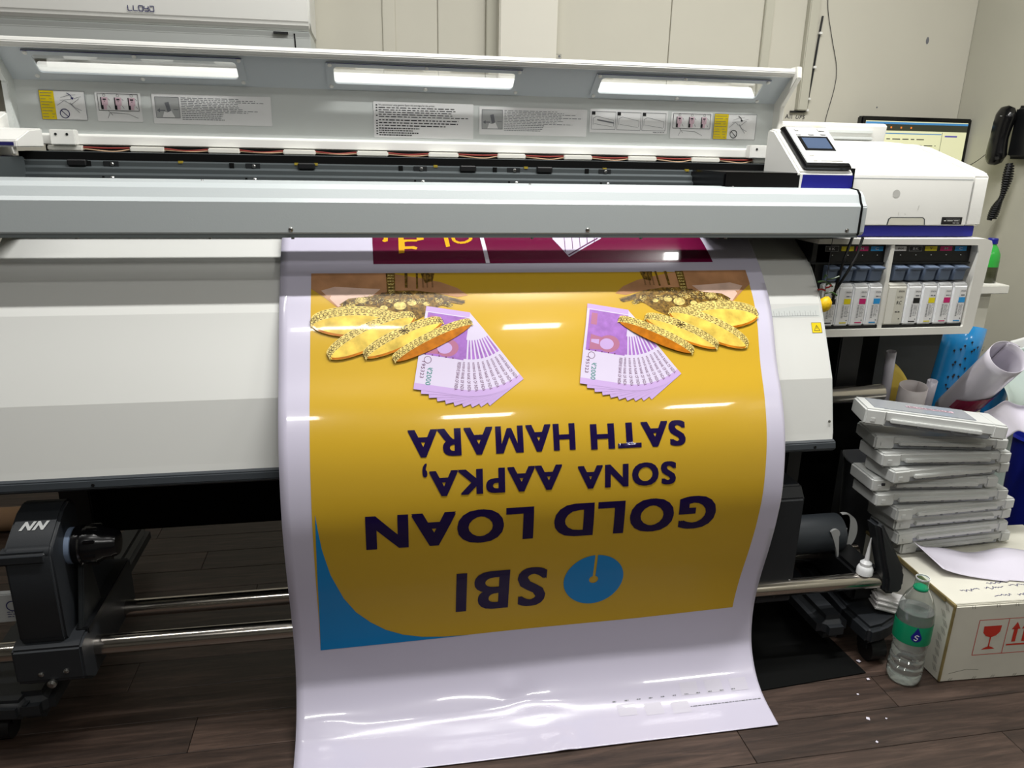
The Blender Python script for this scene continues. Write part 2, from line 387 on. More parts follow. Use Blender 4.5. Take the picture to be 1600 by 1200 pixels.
# ================================================================ air conditioner
t = thing('air_conditioner', 'white wall-mounted air conditioner above the open printer lid', 'air conditioner', (-.62, 2.65, 1.37))
body = [(2.648, 1.72), (2.44, 1.72), (2.405, 1.66), (2.40, 1.50), (2.405, 1.425), (2.42, 1.408), (2.46, 1.404), (2.648, 1.404)]
MB().prism(body, -1.32, -.156, bev=.006, seg=3).build('casing', 'white', t, True)
MB().prism([(2.415, 1.4055), (2.424, 1.390), (2.448, 1.31), (2.648, 1.28), (2.648, 1.4035)], -1.29, -.160, bev=.002).build('air_outlet', 'lidgrey', t)
MB().prism([(2.4165, 1.400), (2.4225, 1.390), (2.4465, 1.309), (2.648, 1.279), (2.648, 1.32)], -.205, -.2015).build('outlet_divider', 'black', t)
MB().box(-.26, -.22, 2.412, 2.43, 1.3975, 1.403).build('outlet_slot', 'black', t)
p = Print(plane_map((-.634, 2.4005, 1.437), (1, 0, 0), (0, 0, 1)))
# angular wordmark
w_ = .0022; h_ = .013
def seg_letters(p, x, ch, w=.0105):
    if ch == 'L': p.line([(x, h_), (x, 0), (x + w, 0)], w_)
    if ch == 'O': p.line([(x, 0), (x + w, 0), (x + w, h_), (x, h_), (x, 0)], w_)
    if ch == 'Y': p.line([(x, h_), (x, h_ * .5), (x + w, h_ * .5)], w_); p.line([(x + w, h_), (x + w, 0), (x, 0)], w_)
    if ch == 'D': p.line([(x, h_), (x + w, h_), (x + w, 0), (x, 0)], w_); p.line([(x, h_ * .55), (x, 0)], w_)
for i, ch in enumerate('LLOYD'): seg_letters(p, i * .0138, ch)
p.build('brand_lettering', 'navy', t, .0006)

# ================================================================ monitor on the wall
t = thing('monitor', 'black computer monitor showing a pale window, behind the white printer housing', 'monitor', (1.94, 2.62, .9))
MB().box(1.715, 2.158, 2.57, 2.60, .95, 1.236, bev=.004).build('bezel', 'black_s', t)
mp = plane_map((1.73, 2.569, .965), (1, 0, 0), (0, 0, 1)); W, H = .412, .256
Print(mp).rect(0, 0, W, H).build('screen', 'mon', t, .0004)
Print(mp).rect(0, H - .032, W, H - .010).build('screen_toolbar', 'mon_d', t, .0008)
q = Print(mp).rect(0, H - .010, W, H - .003).rect(0, H - .043, .31, H - .040); q.build('screen_title_bar', 'mon_b', t, .0012)
q = Print(mp).rect(.325, H - .05, .375, H - .045); q.build('screen_menu', 'mon_p', t, .0012)
q = Print(mp)
for k in range(5): q.rect(.02 + k * .04, H - .024, .026 + k * .04, H - .018)
q.build('screen_icons', 'mon_o', t, .0012)
q = Print(mp); q.bars(.02, .02, .3, H - .05, 9, .15, .6, .03); q.rect(.312, .0, .3135, H - .035); q.build('screen_text', 'mon_d', t, .001)
MB().box(1.9, 1.98, 2.60, 2.655, 1.0, 1.12).build('wall_mount', 'black', t)

# ================================================================ telephone
t = thing('telephone_handset', 'black telephone handset hung on the right wall with coiled cord', 'telephone', (2.12, 2.33, 1.08))
hp = smoothpath([(2.100, 2.335, 1.266), (2.093, 2.345, 1.235), (2.088, 2.350, 1.17), (2.088, 2.348, 1.11), (2.095, 2.340, 1.083)], 6)
b = MB(); bm = b.bm
def oval_sweep(b, pts, ws, hs, seg=16):
    t_ = bmesh.new(); rings = []
    for i, p in enumerate(pts):
        f = i / (len(pts) - 1)
        ww = ws[0] if False else None
        def it(a): k = f * (len(a) - 1); j = min(int(k), len(a) - 2); return a[j] + (a[j + 1] - a[j]) * (k - j)
        a_, c_ = it(ws), it(hs)
        d = (pts[min(i + 1, len(pts) - 1)] - pts[max(i - 1, 0)]).normalized(); s1 = Vector((0, 1, 0)); s2 = d.cross(s1).normalized(); s1 = s2.cross(d).normalized()
        rings.append([t_.verts.new(p + s1 * a_ * math.cos(2 * math.pi * k / seg) + s2 * c_ * math.sin(2 * math.pi * k / seg)) for k in range(seg)])
    for a, c in zip(rings, rings[1:]):
        for k in range(seg): t_.faces.new((a[k], a[(k + 1) % seg], c[(k + 1) % seg], c[k]))
    t_.faces.new(rings[0][::-1]); t_.faces.new(rings[-1]); b.add(t_)
oval_sweep(b, hp, [.012, .034, .038, .036, .034, .036, .038, .034, .012], [.010, .022, .026, .024, .022, .024, .026, .022, .010])
b.build('handset', 'black_s', t, True)
MB().box(2.118, 2.16, 2.245, 2.345, 1.10, 1.27, bev=.012, seg=3).build('cradle', 'black', t, True)
q = Print(plane_map((2.06, 2.336, 1.235), (1, 0, 0), (0, 0, 1))); q.rect(0, 0, .008, .002); q.build('handset_mark', 'label_gray', t, .002)
coil = []
base = smoothpath([(2.105, 2.30, 1.085), (2.11, 2.305, 1.03), (2.10, 2.30, .98), (2.095, 2.31, .945), (2.09, 2.315, .90)], 60)
for i, p_ in enumerate(base):
    a = i * 2 * math.pi / 9; r = .010 + .004 * math.sin(i / len(base) * 9)
    coil.append(p_ + Vector((r * math.cos(a), r * math.sin(a), 0)))
MB().tube(coil, .0032, 6).build('coiled_cord', 'black', t, True)
MB().tube(smoothpath([(2.09, 2.36, 1.14), (2.07, 2.42, 1.085), (2.06, 2.5, 1.05)]), .0012, 6).build('thin_lead', 'black', t, True)

# ================================================================ desk behind, green bottle
t = thing('side_desk', 'white desk corner standing behind the ink bay', 'desk', (1.5, 2.0, 0))
MB().box(1.20, 1.766, 1.84, 2.35, .735, .759, bev=.002).build('desktop', 'white_dirty', t)
MB().box(1.20, 1.73, 1.86, 2.33, .629, .734, bev=.002).build('drawer_box', 'cream', t)
for x, y in ((1.70, 1.87), (1.70, 2.29), (1.21, 1.90), (1.21, 2.29)): MB().box(x, x + .025, y, y + .025, 0, .629).build('leg', 'cream', t)
MB().box(1.205, 1.695, 1.882, 1.89, .03, .629).build('wall_shade_panel', 'shade_grey', t)  # added dark sheet standing in for the shaded wall below the ink bay
t = thing('soda_bottle', 'green plastic soda bottle with a blue cap behind the ink bay', 'bottle', (1.735, 1.90, .759))
MB().lathe([(.024, 0), (.027, .005), (.027, .045), (.025, .05)], (1.735, 1.90, .759), seg=24).build('dark_drink', 'dark_liquid', t, True)
MB().lathe([(.0272, .046), (.0272, .06), (.026, .08), (.018, .098), (.012, .106), (.011, .112)], (1.735, 1.90, .759), seg=24).build('bottle_body', 'greenpet', t, True)
MB().lathe([(.0135, .110), (.0135, .123), (.012, .125)], (1.735, 1.90, .759), seg=20).build('cap', 'blue', t, True)

# ================================================================ the printer
P = thing('large_format_printer', 'large grey and white roll printer with its long lid raised', 'printer', (.3, 1.6, 0))
# ---- lid
LX0, LX1 = -.69, .935
lid = MB().prism([(1.75, 1.09), (1.735, 1.095), (1.738, 1.11), (1.748, 1.112), (1.75, 1.212), (1.762, 1.212), (1.762, 1.09)], LX0, LX1).build('lid', 'lidgrey', P)
# window band with three openings
fu = Vector((0, 1.680 - 1.75, 1.27 - 1.212)); fl_ = fu.length; fu.normalize()
wmap = lambda x, s, off: Vector((x, 1.75, 1.212)) + fu * s + Vector((0, -fu.z, fu.y)) * -off * -1
nrm_w = Vector((1, 0, 0)).cross(fu)          # faces the viewer
wmap = lambda x, s, off: Vector((x, 1.75, 1.212)) + fu * s + nrm_w * off
WINS = [(-.633, -.260, .022, .068), (-.070, .308, .020, .066), (.499, .878, .018, .064)]
t_ = MB()
def wslab(b, x0, x1, s0, s1, o0, o1, bev=0):
    t = bmesh.new(); vs = []
    for o in (o0, o1):
        for x, s in ((x0, s0), (x1, s0), (x1, s1), (x0, s1)): vs.append(t.verts.new(wmap(x, s, o)))
    for f in ((0, 1, 2, 3), (7, 6, 5, 4), (0, 4, 5, 1), (1, 5, 6, 2), (2, 6, 7, 3), (3, 7, 4, 0)): t.faces.new([vs[i] for i in f])
    bmesh.ops.recalc_face_normals(t, faces=t.faces[:])
    if bev: bmesh.ops.bevel(t, geom=t.edges[:], offset=bev, segments=2, affect='EDGES')
    b.add(t)
edges = [LX0] + [v for w_i in WINS for v in (w_i[0] - .004, w_i[1] + .004)] + [LX1]
for k in range(0, len(edges), 2): wslab(t_, edges[k], edges[k + 1], 0, fl_, -.004, 0)
for (x0, x1, s0, s1) in WINS:
    wslab(t_, x0 - .004, x1 + .004, 0, s0 - .003, -.004, 0); wslab(t_, x0 - .004, x1 + .004, s1 + .003, fl_, -.004, 0)
t_.build('window_band', 'lidgrey2', lid)
for (x0, x1, s0, s1) in WINS:
    b = MB(); X0, X1, S0, S1 = x0 - .015, x1 + .015, s0 - .012, s1 + .010
    t = bmesh.new()
    def rr(x0, x1, s0, s1, r, o, n=4):
        out = []
        for cx, cy, a0 in ((x1 - r, s1 - r, 0), (x0 + r, s1 - r, 90), (x0 + r, s0 + r, 180), (x1 - r, s0 + r, 270)):
            for k in range(n + 1): a = math.radians(a0 + 90 * k / n); out.append(t.verts.new(wmap(cx + r * math.cos(a), cy + r * math.sin(a), o)))
        return out
    o1, i1, o2, i2 = rr(X0, X1, S0, S1, .004, .003), rr(x0, x1, s0, s1, .008, .003), rr(X0, X1, S0, S1, .004, -.001), rr(x0, x1, s0, s1, .008, -.001)
    n = len(o1)
    for k in range(n):
        j = (k + 1) % n
        t.faces.new((o1[k], o1[j], i1[j], i1[k])); t.faces.new((o2[k], o1[k], o1[j], o2[j])[::-1]); t.faces.new((i1[k], i1[j], i2[j], i2[k]))
    bmesh.ops.recalc_face_normals(t, faces=t.faces[:]); b.add(t)
    b.build('window_frame', 'lidgrey2', lid)
    b = MB(); wslab(b, x0, x1, s0, s1, -.0015, -.0005); b.build('window_pane', 'glass', lid)
    q = Print(wmap); q.rect(X0 + .002, S1 - .0005, X1 - .002, S1 + .0016); q.build('window_seal', 'navy', lid, .0036)
    for cx in (X0 + .008, (X0 + X1) / 2, X1 - .008):
        for s in (S0 + .005, S1 - .005):
            MB().lathe([(.0042, 0), (.0042, .002), (.002, .0035)], wmap(cx, s, .003), nrm_w, 12).build('screw', 'white', lid, True)
# top rim + back ledge + side flanges
tp = wmap(0, fl_, 0)
MB().prism([(tp.y - .004, tp.z - .004), (tp.y - .008, tp.z + .004), (tp.y - .006, tp.z + .012), (tp.y + .012, tp.z + .014), (tp.y + .014, tp.z + .004), (tp.y + .004, tp.z - .006)], LX0 - .012, LX1 + .012, bev=.0015).build('top_rim', 'white', lid)
MB().prism([(1.80, 1.09), (1.80, 1.20), (1.852, 1.255), (1.862, 1.255), (1.862, 1.09)], LX0 + .01, LX1 - .01, bev=.002).build('back_cover', 'white', lid)
for x in (LX0 - .012, LX1):
    pts = [(1.765, 1.085), (1.72, 1.085), (1.722, 1.205), (tp.y - .018, tp.z - .008), (tp.y - .014, tp.z + .016), (tp.y + .014, tp.z + .016), (1.765, 1.222)]
    MB().prism(pts, x, x + .012, bev=.0015).build('side_flange', 'white_dirty' if x > 0 else 'lidgrey', lid)
# bottom flange, hinge blocks
MB().prism([(1.722, 1.091), (1.722, 1.108), (1.738, 1.112), (1.738, 1.091)], LX0 + .03, LX1 - .02, bev=.001).build('bottom_flange', 'white', lid)
for x0, x1 in ((-.622, -.576), (.862, .925)):
    b = MB().box(x0, x1, 1.700, 1.722, 1.090, 1.119, bev=.0015); b.build('hinge_block', 'white', lid)
    for k in (.25, .7): MB().lathe([(.0025, 0), (.0025, .001)], (x0 + (x1 - x0) * k, 1.700, 1.11), (0, -1, 0), 10).build('hinge_screw', 'rail_dk', lid)
MB().cyl((.93, 1.71, 1.098), (.972, 1.71, 1.098), .009).build('hinge_pin', 'rail', lid, True)
# labels inside the lid
lm = plane_map((0, 1.7478, 0), (1, 0, 0), (0, 0, 1))
def lab(x0, z1, x1, z0): return Print(lm).rrect(x0, z0, x1, z1, .002).build('instruction_label', 'label', lid, .0004)
def warn(x0, z1, x1, z0, w):
    L_ = lab(x0, z1, x1, z0)
    Print(lm).rect(x0, z0 + .0005, x0 + w, z1 - .0005).build('warning_panel', 'yellow', lid, .0008)
    q = Print(lm); q.bars(x0 + .002, z0 + .002, x0 + w - .001, z1 - .002, 9, .16, .2, .02); q.line([(x0, z0), (x1, z0), (x1, z1), (x0, z1), (x0, z0)], .0008)
    a = x0 + w; q.line([(a + .012, z1 - .013), (a + .028, z1 - .008), (a + .04, z1 - .007)], .0006); q.line([(a + .010, z1 - .018), (a + .03, z1 - .016), (a + .05, z1 - .01)], .0006)
    q.line([(a + .004, z0 + .027), (a + .018, z1 - .018), (a + .03, z1 - .026), (a + .044, z0 + .014)], .0007); q.line([(a + .028, z1 - .022), (a + .036, z0 + .024), (a + .048, z0 + .018)], .0007); q.line([(a + .03, z1 - .026), (a + .046, z1 - .014)], .0007)
    q.build('line_drawing', 'ink_lt', lid, .0011)
    q = Print(lm); c = (a + .016, z0 + .012); q.ring(c[0], c[1], .0085, .0015); q.line([(c[0] - .006, c[1] + .006), (c[0] + .006, c[1] - .006)], .0013)
    q.line([(a + .024, z1 - .004), (a + .031, z1 - .008), (a + .033, z1 - .013)], .0014); q.poly([(a + .036, z1 - .012), (a + .030, z1 - .013), (a + .0345, z1 - .017)])
    q.build('prohibition_sign', 'navy' if x0 < 0 else 'ink', lid, .0014)
warn(-.647, 1.193, -.563, 1.138, .027); warn(.788, 1.187, .893, 1.131, .0345)
def triple(x0, z1, x1, z0):
    lab(x0, z1, x1, z0); w = x1 - x0
    q = Print(lm); f = (x0 + .005, z1 - .003, x1 - .005, z1 - .035); q.line([(f[0], f[1]), (f[2], f[1]), (f[2], f[3]), (f[0], f[3]), (f[0], f[1])], .0009)
    q.line([(x0 + .02, z0 + .006), (x0 + .025, z0 + .017), (x0 + .06, z0 + .015), (x0 + .078, z0 + .007)], .0006); q.line([(x0 + .022, z1 - .035), (x0 + .03, z0 + .012)], .0007)
    for k in range(3):
        cx = x0 + w * (.2 + .3 * k); q.ring(cx, z1 - .006, .0025, .0005, 12); q.rect(cx - .0075, z1 - .032, cx - .0055, z1 - .010)
        q.rect(cx - .0075, z1 - .033, cx - .003, z1 - .025); q.rect(cx - .003, z1 - .015, cx + .003, z1 - .0125); q.poly([(cx - .001, z1 - .017), (cx + .001, z1 - .017), (cx, z1 - .019)])
        q.line([(cx + .007, z1 - .012), (cx + .010, z1 - .016)], .0006); q.line([(cx + .007, z1 - .026), (cx + .010, z1 - .031)], .0006)
    q.build('line_drawing', 'ink', lid, .0014)
    q = Print(lm)
    for k in range(3):
        cx = x0 + w * (.2 + .3 * k); q.rect(cx - .0055, z1 - .025, cx + .006, z1 - .010); q.rect(cx - .003, z1 - .033, cx + .003, z1 - .025)
    q.build('figure_tint', 'pink', lid, .0009)
triple(-.544, 1.193, -.458, 1.137); triple(.682, 1.188, .783, 1.131)
def wide(x0, z1, x1, z0):
    lab(x0, z1, x1, z0)
    Print(lm).rrect(x0 + .006, z0 + .012, x0 + .052, z1 - .006, .002).build('figure_tint', 'label_gray', lid, .0008)
    q = Print(lm); q.line([(x0 + .006, z0 + .012), (x0 + .052, z0 + .012), (x0 + .052, z1 - .006), (x0 + .006, z1 - .006), (x0 + .006, z0 + .012)], .0008)
    q.poly([(x0 + .008, z0 + .026), (x0 + .014, z0 + .030), (x0 + .014, z0 + .027), (x0 + .024, z0 + .027), (x0 + .024, z0 + .025), (x0 + .014, z0 + .025), (x0 + .014, z0 + .022)])
    q.line([(x0 + .040, z0 + .028), (x0 + .050, z0 + .028)], .0012); q.poly([(x0 + .024, z1 - .017), (x0 + .032, z1 - .015), (x0 + .036, z0 + .022), (x0 + .028, z0 + .024)])
    q.build('line_drawing', 'ink_lt', lid, .0011)
    Print(lm).poly([(x0 + .018, z0 + .013), (x0 + .022, z0 + .024), (x0 + .028, z0 + .022), (x0 + .036, z0 + .026), (x0 + .042, z0 + .013)]).build('figure_hand', 'label', lid, .0014)
    q = Print(lm); q.bars(x0 + .056, z0 + .023, x1 - .008, z1 - .005, 9, .3, .35, .008); q.bars(x0 + .056, z0 + .008, x0 + .056 + (x1 - x0 - .06) * .5, z0 + .023, 4, .38, .2, .004)
    q.build('small_print', 'ink_lt', lid, .0008)
wide(-.437, 1.193, -.203, 1.135); wide(.237, 1.187, .482, 1.129)
lab(.008, 1.191, .224, 1.118)
q = Print(lm)
for k in range(12):
    z = 1.184 - k * .0053
    if k not in (3, 5): q.rect(.013, z - .0012, .0165, z + .0012)
q.text('We recommend using genuine Epson ink cartridges for this printer.', .019, 1.182, .14, 1.1866, offset=.002)
q.bars(.019, 1.1585, .214, 1.1815, 5, .34, .2, .009); q.bars(.019, 1.140, .214, 1.157, 3, .38, .3, .008); q.bars(.019, 1.121, .11, 1.1395, 4, .5, .3, .004)
q.build('small_print', 'ink', lid, .0008)
lab(.489, 1.189, .674, 1.139)
q = Print(lm)
for k in range(3):
    x = .493 + k * .060; q.line([(x, 1.184), (x + .056, 1.184), (x + .056, 1.146), (x, 1.146), (x, 1.184)], .0008)
    q.line([(x + .004, 1.156), (x + .004, 1.170), (x + .012, 1.174), (x + .052, 1.166), (x + .052, 1.153)], .0007); q.line([(x + .006, 1.158), (x + .05, 1.152)], .0006)
q.poly([(.505, 1.168), (.545, 1.162), (.546, 1.159), (.507, 1.165)]); q.bars(.64, 1.141, .668, 1.144, 1, .5, 0, .006)
q.build('line_drawing', 'ink_lt', lid, .0008)
q = Print(lm)
for k in range(3): x = .493 + k * .060; q.rect(x, 1.177, x + .008, 1.184)
q.build('step_number', 'c_blk', lid, .0011)
# ---- LED modules and red wires under the lid
mods = [(-.633, -.568), (-.480, -.415), (-.330, -.268), (-.181, -.115), (-.030, .036), (.122, .187), (.273, .336), (.423, .488), (.573, .640), (.725, .794), (.877, .945)]
lb = MB().box(-.64, .945, 1.722, 1.732, 1.076, 1.090).build('light_bar', 'matte', P)
for a, b in mods: MB().box(a, b, 1.709, 1.722, 1.0785, 1.0895, bev=.002).build('light_module', 'white_dirty', lb)
for (a, b), (c, d) in zip(mods, mods[1:]):
    n_ = random.uniform(-.0015, .0015)
    MB().tube(smoothpath([(b - .002, 1.714, 1.086), ((b + c) / 2, 1.712, 1.0835 + n_), (c + .002, 1.714, 1.086)], 6), .0017, 6).build('red_wire', 'wire_red', lb, True)
    MB().tube(smoothpath([(b - .002, 1.714, 1.0835), ((b + c) / 2 + .01, 1.711, 1.080 - n_), (c + .002, 1.714, 1.0835)], 6), .0013, 6).build('pale_wire', 'wire_wht', lb, True)
# ---- inside the open top
ins = MB().prism([(1.70, .93), (1.70, 1.078), (1.66, 1.078), (1.655, 1.062), (1.648, 1.060), (1.648, 1.052), (1.64, 1.048), (1.64, 1.040), (1.632, 1.036), (1.632, .93)], -.655, .93).build('carriage_rail', 'rail', P)
MB().box(-.665, .955, 1.655, 1.72, 1.063, 1.0775).build('belt_channel', 'matte', ins)
MB().box(-.66, .93, 1.575, 1.632, .93, .965).build('platen', 'rail_dk', P)
for x in (-.44, .02 - .24, -.03 - .0, .10, .30, .50):
    pass
for x in (-.50, -.235, .10, .298, .50):
    MB().box(x - .014, x + .014, 1.6465, 1.6485, 1.050, 1.0615, bev=.0005, seg=1).build('rail_bracket', 'rail_dk', ins)
    MB().lathe([(.0038, 0), (.0038, .001), (.002, .003)], (x + .002, 1.6465, 1.056), (0, -1, 0), 12).build('rail_screw', 'steel', ins, True)
    MB().lathe([(.0042, 0), (.0042, .001), (.002, .003)], (x + .004, 1.632, 1.030), (0, -1, 0), 12).build('rail_screw', 'steel', ins, True)
    MB().box(x - .014, x - .010, 1.6305, 1.6325, 1.022, 1.034).build('rail_slot', 'matte', ins)
    MB().box(x - .045, x - .036, 1.6465, 1.6485, 1.051, 1.0615).build('rail_slot', 'matte', ins)
for x in (-.56, -.13, .20, .365): MB().box(x - .017, x + .017, 1.640, 1.655, 1.052, 1.064, bev=.002, seg=1).build('belt_clip', 'black', ins)
for x in (-.372, -.15, -.112, .132, .325, .50, .69): MB().box(x - .004, x + .004, 1.647, 1.655, 1.0595, 1.064).build('yellow_tab', 'c_ochre', ins)
MB().box(.70, .965, 1.48, 1.655, .93, 1.064, bev=.004).build('carriage_dock', 'black_s', P)
b = MB().box(-.668, -.650, 1.50, 1.64, .93, 1.068, bev=.002); b.build('left_rail_end', 'rail', P)
b = MB().box(-.90, -.669, 1.50, 1.72, .93, 1.062, bev=.004); b.build('left_cover_lower', 'cream', P)
MB().box(-.90, -.668, 1.499, 1.72, 1.062, 1.068).build('blue_gasket', 'navy', P)
b = MB().prism([(1.58, 1.085), (1.58, 1.098), (1.64, 1.116), (1.70, 1.120), (1.70, 1.085)], -.72, -.634, bev=.002); b.build('left_hinge_cover', 'white', P)
MB().box(-.690, -.640, 1.578, 1.582, 1.088, 1.094).build('hinge_cover_slot', 'navy', P)
MB().prism([(1.52, 1.068), (1.52, 1.085), (1.60, 1.112), (1.72, 1.15), (1.74, 1.15), (1.74, 1.068)], -.95, -.70, bev=.003).build('left_cover_upper', 'white', P)
# ---- the long front beam
bx0, bx1 = -.95, .985
fb = MB().prism([(1.432, .944), (1.430, .948), (1.430, 1.001), (1.436, 1.008), (1.444, 1.024), (1.452, 1.032), (1.492, 1.036), (1.492, .944)], bx0, bx1 - .004, bev=0).build('front_beam', 'silver', P)
MB().box(bx0, bx1 - .002, 1.431, 1.493, .9385, .9445).build('beam_lip', 'silver_dk', fb)
MB().prism([(1.434, .940), (1.428, .946), (1.428, 1.002), (1.434, 1.010), (1.442, 1.026), (1.452, 1.034), (1.494, 1.038), (1.494, .940)], bx1 - .004, bx1 - .0005).build('beam_gasket', 'matte', fb)
MB().prism([(1.436, .942), (1.430, .948), (1.430, 1.001), (1.436, 1.007), (1.446, 1.022), (1.456, 1.030), (1.492, 1.034), (1.492, .942)], bx1 - .0005, bx1 + .012, bev=.002).build('beam_end_cap', 'silver', fb)
for x in (-.147, .406, .957): MB().lathe([(.0042, 0), (.0042, .0012), (.002, .0028)], (x, 1.430, .9535), (0, -1, 0), 14).build('beam_screw', 'steel', fb, True)
for x in (-.51, -.29, -.146, .30, .52, .70): MB().lathe([(.003, 0), (.003, .004)], (x, 1.445, .9385), (0, 0, -1), 10).build('lip_screw', 'steel', fb)
for x in (-.3, .3, .72): MB().lathe([(.0025, 0), (.0015, .0018)], (x, 1.478, 1.0348), (0, 0, 1), 8).build('top_screw', 'steel', fb)
# ---- heater apron
hp_ = [(1.64, .935), (1.62, .938), (1.60, .932), (1.575, .917), (1.519, .884), (1.485, .848), (1.445, .799), (1.367, .656), (1.336, .545), (1.332, .532)]
bk = [(1.352, .532), (1.39, .66), (1.47, .80), (1.55, .87), (1.64, .90)]
HX0, HX1 = -.683, .93
MB().prism(hp_ + bk, HX0, HX1).build('heater_apron', 'heater', P)
MB().prism([(1.333, .534), (1.324, .530), (1.320, .516), (1.330, .508), (1.39, .510), (1.40, .534)], HX0, HX1 + .004, bev=.002).build('apron_trim', 'trim', P)
MB().box(-.45, .80, 1.42, 1.50, .500, .515).build('under_apron_rail', 'trim', P)
for x in (-.50, .93 - .045): MB().lathe([(.003, 0), (.003, .001)], (x, 1.3205, .522), (0, -1, 0), 10).build('trim_screw', 'black', P)
side = [(1.64, .94), (1.60, .934), (1.519, .886), (1.485, .850), (1.447, .801), (1.369, .656), (1.338, .545), (1.333, .508), (1.48, .50), (1.62, .60), (1.64, .9)]
MB().prism(side, HX1, HX1 + .004, bev=.001).build('apron_side', 'lidgrey', P)
MB().prism(side, HX0 - .004, HX0, bev=.001).build('apron_side', 'lidgrey', P)
# ruler strip and warning sticker on the apron
A0 = Vector((0, 1.445, .799)); A1 = Vector((0, 1.367, .656)); d_ = (A0 - A1).normalized()
am = plane_map(A0, (1, 0, 0), d_)
Print(am).poly([(.80, -.030), (.925, -.030), (.925, -.004), (.87, -.006), (.80, -.014)]).build('ruler_strip', 'lidgrey', P, .0003)
q = Print(am); q.line([(.805, -.027), (.922, -.027)], .0006)
for k in range(19): x = .808 + k * .006; q.line([(x, -.027), (x, -.020 if k % 2 else -.016)], .0005)
q.build('ruler_ticks', 'ink_lt', P, .0006)
Print(am).rrect(.902, -.065, .925, -.042, .001).build('warning_sticker', 'yellow', P, .0003)
q = Print(am); q.line([(.907, -.060), (.920, -.060), (.9135, -.048), (.907, -.060)], .0009); q.line([(.9135, -.051), (.9135, -.056)], .001); q.line([(.9025, -.0645), (.9245, -.0645), (.9245, -.0425), (.9025, -.0425), (.9025, -.0645)], .0006); q.build('warning_triangle', 'ink', P, .0006)
MB().lathe([(.003, 0), (.003, .001)], (.922, 1.340, .57), (0, -1, .2), 10).build('apron_screw', 'steel', P)
# ---- stand
st = MB().box(.938, .975, 1.50, 1.64, .09, .93, bev=.003).build('stand_leg', 'black', P)
MB().box(-.66, -.60, 1.56, 1.64, .09, .52, bev=.003).build('stand_leg', 'black', P)
MB().box(-.60, .909, 1.60, 1.66, .287, .52, bev=.004).build('cross_beam', 'matte', P)
MB().box(.956, 1.25, 1.66, 1.72, .36, .70, bev=.004).build('rear_bracket', 'matte', P)
MB().box(-.60, 1.0, 1.70, 1.74, .50, .90).build('rear_panel', 'matte', P)
MB().box(.80, 1.26, 1.76, 1.78, .03, .50).build('holder_and_shade_panel', 'matte', P)  # added black sheet standing in for the roll holder and the shade around it
b = MB().box(.93, 1.02, 1.62, 1.72, .30, .705, bev=.01); b.build('stand_gusset', 'matte', P)
for x0 in (-.70, .955):
    MB().box(x0, x0 + .075, 1.30, 2.0, .05, .11, bev=.02, seg=3).build('stand_foot', 'unit', P, True)
MB().cyl((.98, 1.56, .545), (1.03, 1.56, .545), .030).build('feed_roll_cap', 'trim', P, True)
MB().cyl((1.03, 1.56, .548), (1.20, 1.56, .553), .021).build('feed_roll', 'chrome', P, True)
MB().box(1.10, 1.16, 1.60, 1.66, .52, .70, bev=.003).build('rear_box', 'black', P)
# ---- right-hand housing
hx0, hx1 = .955, 1.292
hs = MB().prism([(1.50, .957), (1.50, 1.058), (1.502, 1.064), (1.51, 1.069), (1.70, 1.122), (1.76, 1.132), (1.83, 1.136), (1.83, .957)], .99, hx1, bev=.002, seg=2).build('carriage_housing', 'white', P, True)
MB().prism([(1.503, .957), (1.503, 1.060), (1.506, 1.066), (1.515, 1.071), (1.70, 1.122), (1.76, 1.130), (1.80, 1.13), (1.80, .957)], hx1 + .0018, 1.332, bev=.012, seg=4).build('housing_end_cap', 'white', P, True)
MB().box(hx1 - .002, hx1 + .004, 1.506, 1.80, .958, 1.05).build('housing_seam', 'ink_lt', P)
q = Print(plane_map((0, 1.50, 0), (1, 0, 0), (0, 0, 1))); q.rect(1.0, 1.0545, hx1 - .003, 1.0560); q.build('housing_groove', 'lidgrey2', P, .0004)
q = Print(plane_map((0, 1.50, 0), (1, 0, 0), (0, 0, 1))); q.poly([(1.096, .958), (1.098, .971), (1.104, .975), (1.182, .975), (1.188, .971), (1.190, .958)]); q.build('handle_rim', 'rail', P, .0004)
q = Print(plane_map((0, 1.50, 0), (1, 0, 0), (0, 0, 1))); q.poly([(1.099, .9585), (1.101, .970), (1.105, .973), (1.181, .973), (1.185, .970), (1.187, .9585)]); q.build('handle_recess', 'cream', P, .0008)
q = Print(plane_map((0, 1.50, 0), (1, 0, 0), (0, 0, 1))); q.disc(1.108, 1.024, .009, .0085); q.line([(1.12, .985), (1.122, .979)], .001); q.line([(1.135, .982), (1.139, .981)], .001); q.line([(1.166, .99), (1.168, 1.0)], .001); q.build('housing_smudge', 'smudge', P, .0004)
q = Print(plane_map((0, 1.50, 0), (1, 0, 0), (0, 0, 1))); q.rect(1.229, .9595, 1.280, .9755); q.build('model_plate', 'c_blk', P, .0006)
q = Print(plane_map((0, 1.50, 0), (1, 0, 0), (0, 0, 1))); q.bars(1.235, .966, 1.276, .969, 1, .5, .1, .009); q.bars(1.258, .9615, 1.274, .964, 1, .5, 0, .008); q.rect(1.24, .971, 1.274, .9714); q.build('plate_lettering', 'label', P, .0010)
MB().box(.985, 1.322, 1.507, 1.83, .932, .957, bev=.002).build('blue_band', 'blue', P)
